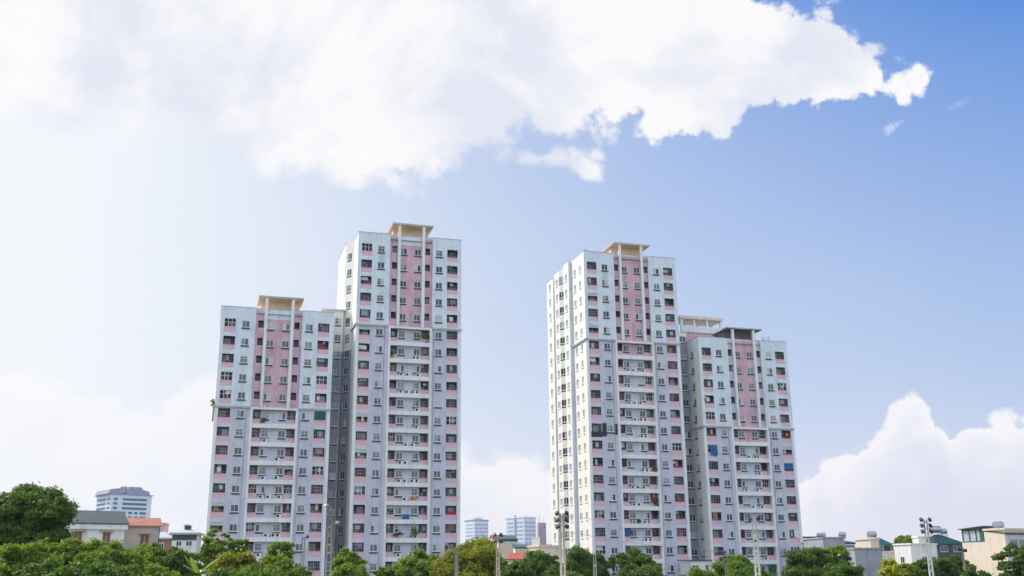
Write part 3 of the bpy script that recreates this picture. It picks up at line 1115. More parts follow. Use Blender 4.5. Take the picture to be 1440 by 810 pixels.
def leaves_np(rng, centers, radii, per, size, flat=0.5, squash=0.8):
    """many small leaf faces spread on the shells of clumps -> verts, faces"""
    n = len(centers)
    idx = np.repeat(np.arange(n), per)
    k = len(idx)
    d = rng.normal(size=(k, 3))
    d /= np.linalg.norm(d, axis=1)[:, None]
    d[:, 2] = np.where(d[:, 2] < -0.35, -d[:, 2] * 0.6, d[:, 2])
    rr = radii[idx] * (0.25 + 0.75 * rng.random(k) ** 0.5 + 0.6 * rng.random(k) ** 4)
    c = centers[idx] + d * rr[:, None] * np.array([1, 1, squash])
    nrm = d + rng.normal(size=(k, 3)) * 0.75
    nrm /= np.linalg.norm(nrm, axis=1)[:, None]
    a = rng.normal(size=(k, 3))
    a -= nrm * (a * nrm).sum(1)[:, None]
    a /= np.linalg.norm(a, axis=1)[:, None]
    b = np.cross(nrm, a)
    s = size * (0.6 + 0.8 * rng.random(k))
    A, B = a * s[:, None], b * (s * flat)[:, None]
    sag = nrm * (s * 0.18)[:, None]
    v = np.stack([c - A, c + B - sag, c + A, c - B - sag], 1).reshape(-1, 3)
    return v


def leaf_mesh(name, v, mat):
    me = bpy.data.meshes.new(name)
    n = len(v) // 4
    me.vertices.add(len(v))
    me.vertices.foreach_set('co', v.astype(np.float32).ravel())
    me.loops.add(n * 4)
    me.loops.foreach_set('vertex_index', np.arange(n * 4, dtype=np.int32))
    me.polygons.add(n)
    me.polygons.foreach_set('loop_start', np.arange(n, dtype=np.int32) * 4)
    me.polygons.foreach_set('loop_total', np.full(n, 4, dtype=np.int32))
    me.materials.append(mat)
    me.update(calc_edges=True)
    me.validate()
    return me


def plant(label, loc, r, kind, seed, pot=True, name='potted_plant', cat='plant', hang=0.0):
    rng = np.random.default_rng(seed)
    t = thing(name, label, cat, loc)
    c = rng.normal(size=(9, 3)) * np.array([r * 0.45, r * 0.3, r * 0.45]) + np.array([0, 0, 0.35 + r * 0.7 - hang])
    v = leaves_np(rng, c, np.full(9, r * 0.4), 45, 0.11)
    put('foliage', leaf_mesh('foliage', v, LEAF[kind]), t)
    b = MB()
    if pot:
        b.tube([(0, 0, 0), (0, 0, 0.32), (0, 0, 0.36)], [0.14, 0.2, 0.22], 10)
        b.build('pot', M['terracotta'], t)
    else:
        b.tube([(0, 0, -0.1), (0.05, 0, 0.3), (0, 0.05, 0.5 - hang)], [0.04, 0.03, 0.02], 6)
        b.build('stem', M['bark'], t)
    return t


plant('leafy green plant in the right loggia just below the tallest left tower pink top', tl(t2, 12.9, 0.3, top2[5] - BH), 1.1, 'mid', 1)
plant('potted plant on the left loggia one floor below the leafy green plant', tl(t2, 6.6, 0.35, top2[6] - BH), 0.7, 'dark', 2)
plant('bushy pots in the cluttered planted loggia low on the tallest left tower, left one', tl(t2, 8.2, 0.35, top2[16] - BH), 0.6, 'dark', 3)
plant('bushy pots in the cluttered planted loggia low on the tallest left tower, right one', tl(t2, 11.2, 0.35, top2[16] - BH), 0.7, 'mid', 4)
plant('green plant on the right loggia near the middle of the sunlit right tower', tl(t3, 13.0, 0.4, top3[12] - BH), 0.55, 'mid', 5)
plant('red potted plant on the right loggia two floors under another plant', tl(t3, 12.8, 0.4, top3[14] - BH), 0.65, 'dark', 6)
plant('low plant row on the slab in the middle of the sunlit right tower', tl(t3, 9.3, 0.4, top3[15] - BH), 0.45, 'dark', 7)
plant('round bush hanging from a low left balcony of the shorter right tower', tl(t4, 1.9, -0.35, top4[12] - BH - 0.55), 0.5, 'mid', 8, False, 'hanging_plant')
plant('small yellow green shrub rooted on the outer left wall edge of the far left tower', tl(t1, -0.3, 0.6, 32.6), 0.5, 'yellow', 9, False, 'wall_plant')
plant('green plant in the loggia right under the pink top of the far left tower', tl(t1, 8.1, 0.4, top1[5] - BH), 0.5, 'dark', 10)


def cloth(label, tw, x, y, z, w_, h_, mat, name='laundry', cat='laundry'):
    """a hanging cloth with folds, real thickness"""
    mb = MB()
    n = 9
    pr = [(i / n * w_, 0.05 * math.sin(i * 2.1) + 0.02 * math.sin(i * 5)) for i in range(n + 1)]
    for (a, ya), (b, yb_) in zip(pr, pr[1:]):
        h0 = h_ * (1 - 0.06 * math.sin(a * 5))
        h1 = h_ * (1 - 0.06 * math.sin(b * 5))
        mb.quad((a, ya, -h0), (b, yb_, -h1), (b, yb_ * 0.3, 0), (a, ya * 0.3, 0))
        mb.quad((b, yb_ + 0.02, -h1), (a, ya + 0.02, -h0), (a, ya * 0.3 + 0.02, 0), (b, yb_ * 0.3 + 0.02, 0))
    o = mb.build(name, mat, None, tl(tw, x, y, z), TH)
    return tag(o, label, cat, 'cloths hung in the balconies')


def bal_x(col):
    return {'L': 0.7, 'l': 6.4, 'r': 12.2, 'R': 16.6}[col]


cloth('green sheet closing the right balcony just below the far left tower cornice', t1, 16.46, -0.03, top1[5] - 0.05, 1.93, 1.4, M['green_cloth'], 'tarpaulin', 'tarpaulin')
cloth('blue trousers drying on the slab low on the tallest left tower', t2, 9.0, 0.2, top2[15] - 1.5, 1.2, 0.95, M['blue_cloth'])
cloth('orange cloth on the slab of the tallest left tower one floor above blue trousers', t2, 10.7, 0.3, top2[14] - 1.55, 0.7, 0.75, M['orange_cloth'])
cloth('blue tarpaulin over a low left loggia of the sunlit right tower', t3, 6.25, 0.55, top3[16] - 0.05, 1.5, 1.35, M['blue_cloth'], 'tarpaulin', 'tarpaulin')
cloth('teal cloth over a left balcony just below the shorter right tower cornice', t4, 1.1, -0.08, top4[6] - 0.3, 1.5, 1.75, M['blue_cloth'])
cloth('blue sheet in a right edge balcony of the shorter right tower', t4, 16.46, -0.03, top4[7] - 0.05, 1.93, 1.15, M['blue_cloth'], 'tarpaulin', 'tarpaulin')
cloth('green tarpaulin at the lowest visible right loggia of the shorter right tower', t4, 12.0, 0.5, top4[13] - 0.05, 1.35, 2.0, M['green_cloth'], 'tarpaulin', 'tarpaulin')
cloth('pale sheet half covering a low right balcony of the shorter right tower', t4, 17.4, -0.03, top4[11] - 0.05, 1.0, 1.4, M['white_cloth'], 'tarpaulin', 'tarpaulin')
cloth('brown blind over the lowest right loggia of the sunlit right tower', t3, 12.0, 0.5, top3[18] - 0.05, 1.35, 1.9, M['terracotta'], 'tarpaulin', 'tarpaulin')
cloth('blue shirt in a low left balcony of the tallest left tower', t2, 1.1, 0.1, top2[17] - 0.5, 0.55, 0.95, M['blue_cloth'])
cloth('red cloth in a low right balcony of the tallest left tower', t2, 16.8, -0.02, top2[15] - 0.95, 1.4, 0.55, M['red_cloth'])
cloth('red cloth in the right loggia low on the sunlit right tower', t3, 12.3, 0.6, top3[14] - 0.6, 0.8, 0.9, M['red_cloth'])
cloth('orange cloth in the right edge balcony just below the sunlit right tower cornice', t3, 16.9, 0.2, top3[5] - 0.4, 0.7, 1.0, M['orange_cloth'])
wc = 0
for tw, tp, wd in ((t1, top1, 'far left'), (t2, top2, 'tallest left'), (t3, top3, 'sunlit right'), (t4, top4, 'shorter right')):
    rnd = random.Random(40 + wc)
    spots = rnd.sample([(r, c) for r in range(1, len(tp) - 3) for c in 'LR'], 7)
    for r, c in spots:
        col = rnd.choice(['white_cloth', 'white_cloth', 'red_cloth', 'blue_cloth', 'orange_cloth'])
        w_ = rnd.uniform(0.35, 0.7)
        cloth('%s in the %s %s edge balcony of the %s tower' % (col.replace('_', ' '), ORD[r], 'left' if c == 'L' else 'right', wd),
              tw, bal_x(c) + rnd.uniform(0.15, 0.9), 0.3, tp[r] - rnd.uniform(0.3, 0.5), w_, rnd.uniform(0.6, 1.0), M[col])
    wc += 1
# ------------------------------------------------------------------ buildings far behind
def win(parent, x, z, w_, h_, y=0.0, side=None, glass='glass_dark', frame='frame', name='window', t=0.07, out=0.04):
    """a framed window standing slightly proud of a wall (front face: plane y, side face: plane x)"""
    f = MB()
    p = MB()
    if side is None:
        f.box(x - w_ / 2 - t, x - w_ / 2, y - out, y + 0.05, z - t, z + h_ + t)
        f.box(x + w_ / 2, x + w_ / 2 + t, y - out, y + 0.05, z - t, z + h_ + t)
        f.box(x - w_ / 2, x + w_ / 2, y - out, y + 0.05, z + h_, z + h_ + t)
        f.box(x - w_ / 2 - t, x + w_ / 2 + t, y - out - 0.06, y + 0.05, z - t - 0.08, z - t)
        f.box(x - w_ / 2, x + w_ / 2, y - out, y + 0.05, z - t, z)
        f.box(x - 0.03, x + 0.03, y - out, y + 0.05, z, z + h_)
        p.quad((x - w_ / 2, y - 0.015, z), (x + w_ / 2, y - 0.015, z), (x + w_ / 2, y - 0.015, z + h_), (x - w_ / 2, y - 0.015, z + h_))
    else:
        X = side
        f.box(X - 0.05, X + out, x - w_ / 2 - t, x - w_ / 2, z - t, z + h_ + t)
        f.box(X - 0.05, X + out, x + w_ / 2, x + w_ / 2 + t, z - t, z + h_ + t)
        f.box(X - 0.05, X + out, x - w_ / 2, x + w_ / 2, z + h_, z + h_ + t)
        f.box(X - 0.05, X + out + 0.06, x - w_ / 2 - t, x + w_ / 2 + t, z - t - 0.08, z - t)
        f.box(X - 0.05, X + out, x - w_ / 2, x + w_ / 2, z - t, z)
        f.box(X - 0.05, X + out, x - 0.03, x + 0.03, z, z + h_)
        p.quad((X + 0.015, x - w_ / 2, z), (X + 0.015, x + w_ / 2, z), (X + 0.015, x + w_ / 2, z + h_), (X + 0.015, x - w_ / 2, z + h_))
    fo = f.build(name, M[frame], parent)
    p.build('pane', M[glass], fo)
    return fo


def office(label, px, ytop, Y, wf, ws, rot, bands_front, bands_side, fh, wallm, glassm, crown):
    """far office block: origin at its near corner, front along +x, side along +y on its left"""
    c = P(px, ytop, Y)
    t = thing('office_tower', label, 'office tower', (c.x, c.y, 0), R(rot), None)
    zt = c.z
    b = MB()
    b.box(0, wf, 0, ws, 0, zt)
    b.build('wall', M[wallm], t)
    n = int((zt - 6) / fh)
    for k in range(n):
        z = zt - 3.2 - k * fh
        if z < 3:
            break
        for a, bb in bands_front(k):
            g = MB()
            g.box(a, bb, -0.10, -0.004, z - fh * 0.56, z)
            g.build('window', M[glassm], t)
        if bands_side:
            for a, bb in bands_side(k):
                g = MB()
                g.box(-0.10, -0.004, a, bb, z - fh * 0.5, z)
                g.build('window', M[glassm], t)
    crown(t, zt)
    return t


def crown_office(t, z):
    b = MB()
    b.prism([(-2.5, z + 0.02), (9.5, z + 0.02), (11.5, z + 5.4), (-1.0, z + 3.6)], 0.5, 30, 0)
    b.build('crown', M['office_crown'], t)
    b = MB()
    b.prism([(12.5, z + 0.02), (32.5, z + 0.02), (31.5, z + 3.0), (26.5, z + 4.0), (24.5, z + 6.2), (14.5, z + 6.2)], 0.5, 30, 0)
    b.build('crown', M['office_crown'], t)
    b = MB()
    b.box(-1.2, 35, -1.0, 33, z - 0.6, z + 0.015)
    b.build('cornice', M['office_crown'], t)
    b = MB()
    b.prism([(10.6, z + 5.5), (14.4, z + 6.3), (14.4, z + 7.0), (10, z + 6.4)], 6, 9, 0)
    b.build('roof_beam', M['office_crown'], t)


office('white office tower with blue glass bands behind the trees at far left', 157, 694, 850, 34, 32, 42,
       lambda k: [(9.5, 30), (2.0, 5.5)] if k < 3 else [(2, 5.5), (9.5, 13), (15, 18.3), (20, 23), (24.5, 30)],
       lambda k: [(2, 8), (11, 30)] if k < 3 else [(3, 28)], 3.6, 'office_white', 'office_glass', crown_office)


def crown_flat(t, z):
    b = MB()
    b.box(1, 12, 2, 12, z + 0.01, z + 3)
    b.build('penthouse', M['office_crown'], t)
    b = MB()
    b.box(-0.6, 26, -0.6, 21, z, z + 0.9)
    b.build('cornice', M['office_crown'], t)


office('pale blue glass office block just right of the tallest left tower', 667, 732, 1100, 17, 20, 32,
       lambda k: [(0.8, 5.3), (5.9, 10.6), (11.2, 16.4)], lambda k: [(2, 18)], 3.7, 'office_white', 'office_pale',
       lambda t, z: [MB().box(-0.5, 17.5, -0.5, 20.5, z + 0.003, z + 1.1).build('cornice', M['office_crown'], t),
                     MB().box(3, 12, 4, 16, z + 1.104, z + 3.4).build('penthouse', M['office_white'], t)])
office('white slab block with a dark vertical strip beside a glass block, between the tower pairs', 737, 728, 950, 14, 26, 40,
       lambda k: [(0.6, 4.6), (5.2, 9), (9.6, 13.4)], lambda k: [(1.5, 10.5), (11.0, 13.5), (15, 24)], 3.6, 'office_white', 'office_pale',
       lambda t, z: [MB().box(-0.4, 14.4, -0.4, 26.4, z + 0.003, z + 0.9).build('cornice', M['office_white'], t),
                     MB().box(-0.3, -0.05, 11.0, 13.5, 6, z + 2.4).build('stair_strip', M['office_crown'], t)])
o_ = office('thin reddish unfinished tower standing right of the white slab block', 757, 735, 1000, 7.5, 6, 12,
            lambda k: [(0.8, 3.2), (4.2, 6.8)], None, 3.3, 'unfinished', 'office_crown',
            lambda t, z: [MB().box(1, 1.5, 1, 1.5, z + 0.002, z + 7).build('mast', M['steel'], t),
                          MB().box(5, 5.3, 1, 1.3, z + 0.002, z + 4).build('mast', M['steel'], t)])


# ------------------------------------------------------------------ houses
def house(label, px, py, Y, wl, wr, rot, wall, windows=(), parapet=True, roof=None, cat='house', name='house', upper=None, at=None):
    """origin under the top right front corner; front along -x, right flank along +y"""
    c = P(px, py, Y)
    if at:
        c.x, c.y = at
    t = thing(name, label, cat, (c.x, c.y, 0), R(rot))
    z = c.z
    b = MB()
    b.box(-wl, 0, 0, wr, 0, z)
    if upper:
        b.box(-wl + 0.003, -0.003, -0.02, -0.004, z - upper[0], z - 0.003, 1)
    b.build('wall', [M[wall], M[upper[1]]] if upper else M[wall], t)
    for wdw in windows:
        x, dz, w_, h_ = wdw[:4]
        kw = wdw[4] if len(wdw) > 4 else {}
        kw = dict(kw)
        if kw.pop('right', False):
            win(t, x, z - dz, w_, h_, side=0.0, **kw)
        else:
            win(t, x, z - dz, w_, h_, **kw)
    if parapet:
        p = MB()
        p.box(-wl - 0.12, 0.12, -0.12, 0.1, z + 0.002, z + 0.22)
        p.box(-0.1, 0.12, 0.102, wr + 0.1, z + 0.002, z + 0.22)
        p.box(-wl - 0.12, -wl + 0.1, 0.102, wr + 0.1, z + 0.002, z + 0.22)
        p.build('parapet', M[wall], t)
    if roof:
        roof(t, z, wl, wr)
    return t


def gable(mat, rise, over=0.35, axis='x', fascia=None):
    def f(t, z, wl, wr):
        b = MB()
        th = 0.12
        if axis == 'x':                    # ridge along x
            for k in range(2):
                y0, y1 = (-over, wr / 2) if k == 0 else (wr + over, wr / 2)
                za = z + 0.003
                zb = z + rise
                b.v += [(-wl - over, y0, za), (over, y0, za), (over, y1, zb), (-wl - over, y1, zb),
                        (-wl - over, y0, za + th), (over, y0, za + th), (over, y1, zb + th), (-wl - over, y1, zb + th)]
                n = len(b.v) - 8
                for q in ((3, 2, 1, 0), (4, 5, 6, 7), (0, 1, 5, 4), (1, 2, 6, 5), (2, 3, 7, 6), (3, 0, 4, 7)):
                    b.f.append(tuple(n + i for i in q))
                    b.m.append(0)
                    b.sm.append(False)
            b.build('roof', M[mat], t)
            g = MB()
            for x in (-wl, -0.02):
                g.poly([(x, 0, z), (x, wr, z), (x, wr / 2, z + rise)])
                g.poly([(x + 0.02, 0, z), (x + 0.02, wr, z), (x + 0.02, wr / 2, z + rise)])
            g.build('gable', t.children[0].data.materials[0], t)
        else:
            b.prism([(-wl - over, z + 0.003), (over, z + 0.003), (-wl / 2, z + rise)], -over, wr + over)
            b.build('roof', M[mat], t)
        if fascia:
            s = MB()
            s.box(-wl - 0.25, 0.25, -0.3, -0.003, z - fascia, z - 0.004)
            s.build('eaves_band', M['house_white'], t)
    return f


def shed(mat, front, back, over=0.4, thick=0.14):
    def f(t, z, wl, wr):
        b = MB()
        n = 0
        a0, a1 = z + front, z + back
        b.v += [(-wl - over, -over, a0), (over, -over, a0), (over, wr + over, a1), (-wl - over, wr + over, a1),
                (-wl - over, -over, a0 + thick), (over, -over, a0 + thick), (over, wr + over, a1 + thick), (-wl - over, wr + over, a1 + thick)]
        for q in ((3, 2, 1, 0), (4, 5, 6, 7), (0, 1, 5, 4), (1, 2, 6, 5), (2, 3, 7, 6), (3, 0, 4, 7)):
            b.f.append(q)
            b.m.append(0)
            b.sm.append(False)
        b.build('roof', M[mat], t)
        if front > 0.3:
            for x in (-wl + 0.05, -wl / 2, -0.15):
                for y in (0.02, wr - 0.12):
                    p = MB()
                    p.box(x, x + 0.1, y, y + 0.1, z + 0.002, z + (front if y < 1 else back) - 0.02)
                    p.build('post', M['steel'], t)
    return f


def hip(mat, rise, over, base=0.0):
    def f(t, z, wl, wr):
        b = MB()
        z0 = z + base
        a = [(-wl - over, -over, z0), (over, -over, z0), (over, wr + over, z0), (-wl - over, wr + over, z0)]
        ins = min(wl, wr) / 2
        r0, r1 = (-wl + ins * 0.8, wr / 2, z0 + rise), (-ins * 0.8, wr / 2, z0 + rise)
        b.poly([a[0], a[1], r1, r0])
        b.poly([a[1], a[2], r1])
        b.poly([a[2], a[3], r0, r1])
        b.poly([a[3], a[0], r0])
        b.poly([a[3], a[2], a[1], a[0]])
        b.box(-wl - over, over, -over - 0.02, -over - 0.002, z0 - 0.22, z0)
        b.box(over + 0.002, over + 0.02, -over, wr + over, z0 - 0.22, z0)
        b.box(-wl - over - 0.02, -wl - over - 0.002, -over, wr + over, z0 - 0.22, z0)
        b.build('roof', M[mat], t)
        if base > 0.3:
            for x in (-wl + 0.05, -wl / 2, -0.15):
                for y in (0.02, wr - 0.12):
                    p = MB()
                    p.box(x, x + 0.1, y, y + 0.1, z + 0.002, z0)
                    p.build('post', M['steel'], t)
    return f


BR = dict(glass='shutter', frame='house_beige')
# left
h1 = house('white house with grey green sheet roof and two brown shuttered windows, left', 176, 738, 118, 9.5, 6.0, 34, 'house_white',
           [(-4.9, 2.45, 0.75, 1.55, BR), (-1.9, 2.45, 0.75, 1.55, BR), (-8.4, 2.45, 0.75, 1.55, BR)], False, gable('green_grey_roof', 1.55, 0.4, 'x', 0.55))
for x in (-4.9, -1.9):
    a = MB()
    a.box(x - 0.75, x + 0.75, -0.5, -0.003, P(176, 738, 118).z - 0.78, P(176, 738, 118).z - 0.66)
    a.build('window_hood', M['house_beige'], h1)
h2 = house('beige rendered house under an orange tile roof beside the white house', 224, 741, 126, 4.9, 6.0, 24, 'house_beige',
           [(-1.55, 2.2, 0.95, 1.3, BR)], False, gable('orange_roof', 1.1, 0.35, 'x'))
a = MB()
zt = P(224, 741, 126).z
a.box(-2.3, -0.8, -0.55, -0.003, zt - 0.82, zt - 0.72)
a.build('window_hood', M['house_beige'], h2)
a = MB()
a.tube([(0.05, -0.1, 0), (0.05, -0.1, zt)], [0.05, 0.05], 6)
a.build('drain_pipe', M['dark_roof'], h2)
house('small pink plastered house peeking out right of the orange roof', 232, 737, 165, 2.2, 4, 10, 'parapet', [(-0.8, 1.2, 0.4, 0.5)], True)
house('low brick house with grey roof right of the orange roofed house', 240, 756, 150, 2.6, 4, 10, 'brick', [(-1.2, 1.6, 0.6, 0.8)], False, hip('cap', 0.9, 0.3))


def cupola(t, z, wl, wr):
    hip('cap', 0.5, 0.3)(t, z, wl, wr)
    b = MB()
    b.box(-wl / 2 - 0.3, -wl / 2 + 0.35, wr / 2 - 0.4, wr / 2 + 0.4, z + 0.3, z + 0.82)
    b.build('lantern', M['dark_roof'], t)
    b = MB()
    b.prism([(-wl / 2 - 0.5, z + 0.823), (-wl / 2 + 0.55, z + 0.823), (-wl / 2 + 0.15, z + 1.0), (-wl / 2 - 0.1, z + 1.0)], wr / 2 - 0.6, wr / 2 + 0.6)
    b.build('lantern_roof', M['cap'], t)


house('low house with a dark wide eave and small roof lantern beside the far left tower', 277, 749, 120, 2.7, 3.5, 8, 'house_white',
      [(-1.9, 1.45, 0.5, 0.5), (-0.8, 1.45, 0.6, 0.5)], False, cupola, upper=(0.85, 'dark_roof'))
# between the tower pairs
house('house with a small red roof right behind the yellow green tree', 712, 757, 240, 3.2, 4, 5, 'house_cream', [(-1.3, 1.9, 0.8, 0.9)], False, gable('red_roof', 0.75, 0.3))
house('cream house with a dark green metal box roof between the tower pairs', 727, 762, 232, 3.8, 5, 8, 'house_cream', [(-0.8, 2.6, 0.6, 0.9)], False, shed('green_roof', 0.05, 1.0, 0.15, 0.6))
house('low cream house with a green tarpaulin roof behind a cream one', 746, 772, 222, 3.2, 4, 8, 'house_cream', [(-1.2, 1.8, 0.7, 0.9)], False, shed('green_roof', 0.05, 0.75, 0.15, 0.35))
house('low house with a broad red tile roof between trees in the gap', 743, 787, 140, 2.8, 4, -20, 'house_cream', [(-1.4, 1.9, 0.8, 0.9)], False, gable('red_roof', 0.85, 0.35))
hc = house('sunlit white house with flat roof left of the tower with cream sides', 758, 769, 134, 2.9, 3.0, -62, 'house_cream',
           [(-1.5, 1.9, 0.7, 0.9)], True)
house('house with a long red roof right behind the sunlit white one', 777, 771, 236, 4.0, 4, 4, 'house_white', [(-1.0, 1.9, 0.7, 0.9)], False, gable('red_roof', 0.8, 0.25))
hx = P(754, 770, 135)
bx = MB()
bx.box(-0.5, 0.5, 0, 1.0, 0, 1.2)
bx.box(-0.56, 0.56, -0.06, 1.06, 1.203, 1.3)
tag(bx.build('roof_hatch', M['house_white'], None, (hx.x, hx.y + 1.2, P(758, 769, 134).z)), 'little white stair head on the sunlit white house roof', 'hatch')
# right row
house('narrow dirty white house with dark green flat roof at the foot of the right towers', 1151, 759, 222, 7, 5, 6, 'house_white',
      [(-0.9, 1.9, 0.7, 0.9), (-2.0, 1.9, 0.7, 0.9), (-1.4, 4.5, 0.9, 1.1)], False, shed('green_roof', 0.35, 0.5, 0.5, 0.3))
house('small cream house with a flat roof between the green flat roof and grey one', 1160, 763, 190, 2.4, 5, 6, 'house_cream', [(-1.3, 1.9, 0.7, 0.9)], True)
house('dark grey rendered narrow house with blank front', 1187, 757, 158, 3.3, 8, 6, 'house_grey', [(-2.4, 3.4, 0.6, 0.8), (-0.9, 6.2, 0.6, 0.8)], True)
house('dark teal awning roofed house right of the dark grey one', 1202, 766, 168, 1.9, 5, 6, 'house_grey', [(-1.0, 1.7, 0.7, 0.9)], False, shed('green_roof', 0.05, 0.6, 0.2, 0.3))
hcb = house('sunlit cream upper storey box behind the grey blank wall', 1224, 759, 146, 2.8, 1.6, -62, 'house_cream', [(-2.3, 1.4, 0.35, 0.5)], True)
house('wide house with a stained blue grey blank wall below the cream box', 1240, 772.5, 138, 3.7, 6, 6, 'house_grey', [(-3.3, 3.2, 0.5, 0.6)], True)
hp = house('house with white balustrade carrying a dark green hipped roof pavilion', 1273, 777, 156, 3.9, 6, 6, 'house_cream',
           [(-3.0, 2.2, 0.9, 1.0), (-1.0, 2.5, 1.5, 1.3), (-3.3, 0.75, 0.22, 0.3), (-2.7, 0.75, 0.22, 0.3)], True)
pv = P(1254, 775, 158)
pav = thing('roof_pavilion', 'dark green hipped pavilion roof on posts above the white balustrade', 'pavilion', (pv.x, pv.y, P(1273, 777, 156).z + 0.01), R(6))
hip('green_roof', 1.0, 0.25, 1.25)(pav, 0.0, 2.6, 2.6)
b_ = MB()
b_.box(-2.55, 0, 0.3, 2.4, 0, 1.0)
b_.build('screen', M['green_roof'], pav)
house('white house with one bright sunlit flank and a long lilac shaded flank', 1280, 766, 146, 2.9, 5.2, -62, 'house_white', [(2.5, 2.6, 0.9, 1.0, {'right': True}), (4.3, 2.6, 0.9, 1.0, {'right': True}), (-1.6, 2.4, 0.6, 0.8)], True)
house('slim white stair tower rising above the lilac flank', 1303, 756, 158, 1.3, 2.0, 4, 'house_white', [(-0.6, 1.3, 0.35, 0.5)], True)
hg = house('dark house under a big dark green gabled roof', 1353, 764, 168, 4.6, 6, 8, 'dark_roof',
           [(-1.0, 1.2, 1.2, 0.8, dict(glass='glass_blue', frame='steel')), (-3.2, 1.2, 1.2, 0.8, dict(glass='glass_blue', frame='steel'))], False,
           hip('green_roof', 1.5, 0.35))
hb = house('tall sunlit cream house with a blank wall at far right', 1412, 745, 122, 2.7, 4.0, -62, 'house_cream',
           [(1.6, 1.6, 1.1, 0.9, {'right': True}), (4.0, 1.6, 1.1, 0.9, {'right': True})], True)
hc_, hs_ = math.cos(R(-62)), math.sin(R(-62))
hxy = (hb.location.x - 2.703 * hc_, hb.location.y - 2.703 * hs_)
hs = house('lower cream block with a green framed sunroom on its top', 1386, 762, hxy[1], 3.3, 4.0, -62, 'house_cream', [], False, at=hxy)
h8 = P(1386, 762, hxy[1])
h8.x, h8.y = hxy
sr = thing('sunroom', 'green framed glazed sunroom with a sloping green roof', 'sunroom', (h8.x + 0.1 * hs_ * -1 - 0.25 * hc_, h8.y + 0.1 * hc_ - 0.25 * hs_, h8.z + 0.01), R(-62))
b_ = MB()
for x in (-3.0, -2.05, -1.1, -0.1):
    b_.box(x, x + 0.12, 0, 0.12, 0, 1.5)
b_.box(-2.88, -0.1, 0.01, 0.11, 1.35, 1.5)
b_.box(-2.88, -0.1, 0.01, 0.11, 0.0, 0.12)
b_.box(-0.55, -0.1, 0.02, 0.10, 0.12, 1.35)
b_.build('frame', M['green_roof'], sr)
b_ = MB()
b_.box(-2.88, -0.55, 0.05, 0.07, 0.12, 1.35)
b_.build('glazing', M['curtain'], sr)
b_ = MB()
b_.prism([(-3.3, 1.503), (0.2, 1.75), (0.2, 1.85), (-3.3, 1.6)], -0.3, 3.0)
b_.build('roof', M['green_grey_roof'], sr)
house('lilac walled house with a grey sloping roof at the right edge', 1468, 751, 121, 4.6, 3, 28, 'house_lilac',
      [(-3.4, 1.35, 1.0, 0.8, dict(glass='glass_blue', frame='steel')), (-2.0, 1.35, 1.0, 0.8, dict(glass='glass_blue', frame='steel'))], False, shed('green_grey_roof', 0.05, 0.5, 0.1, 0.2), at=(hb.location.x + 0.09 + 4.65 * math.cos(R(28)), hb.location.y - 0.12 + 4.65 * math.sin(R(28))))


def at_roof(px, py, Y):
    return P(px, py, Y)


flat_tank('steel drum tank on the dirty white house by the right towers', tuple(at_roof(1155, 758.5, 224)), 0.55, 1.9, M['tank_steel'], 0.1, 0.3)
flat_tank('small steel drum tank above the dark grey house', tuple(at_roof(1185, 758, 161)), 0.35, 1.1, M['tank_steel'], 0.1, 0.35)
flat_tank('steel drum tank on a stand left above the pavilion roof', tuple(hcb.matrix_basis @ Vector((-0.5, 0.9, P(1224, 759, 146).z + 0.0))), 0.42, 1.3, M['tank_steel'], 0.1, 0.35)
flat_tank('larger left drum tank above the dark green gabled roof', tuple(hg.matrix_basis @ Vector((-2.6, 3.0, P(1353, 764, 168).z + 1.3))), 0.55, 1.8, M['tank_steel'], 0.1, 0.45)
flat_tank('smaller right drum tank above the dark green gabled roof', tuple(hg.matrix_basis @ Vector((-1.1, 3.0, P(1353, 764, 168).z + 1.1))), 0.42, 0.9, M['tank_steel'], 0.1, 0.5)
flat_tank('steel drum tank on top of the tall sunlit cream house', tuple(hb.matrix_basis @ Vector((-1.6, 1.2, P(1412, 745, 122).z - 0.02))), 0.38, 1.3, M['tank_steel'], 0.1, 0.3)
flat_tank('pale drum tank on the terrace right of the pavilion', tuple(at_roof(1264, 777, 157.5)), 0.42, 1.5, M['ac'], 0.1, 0.12)
# low annex at the foot of the right towers
an = house('low white annex with a dark flat roof between the right towers', 999, 789, 184, 3.6, 5, 16, 'house_white',
           [(-2.9, 2.0, 1.1, 1.3, dict(glass='glass_blue')), (-0.7, 2.0, 0.6, 1.4)], False, shed('dark_roof', 0.02, 0.15, 0.25, 0.18))


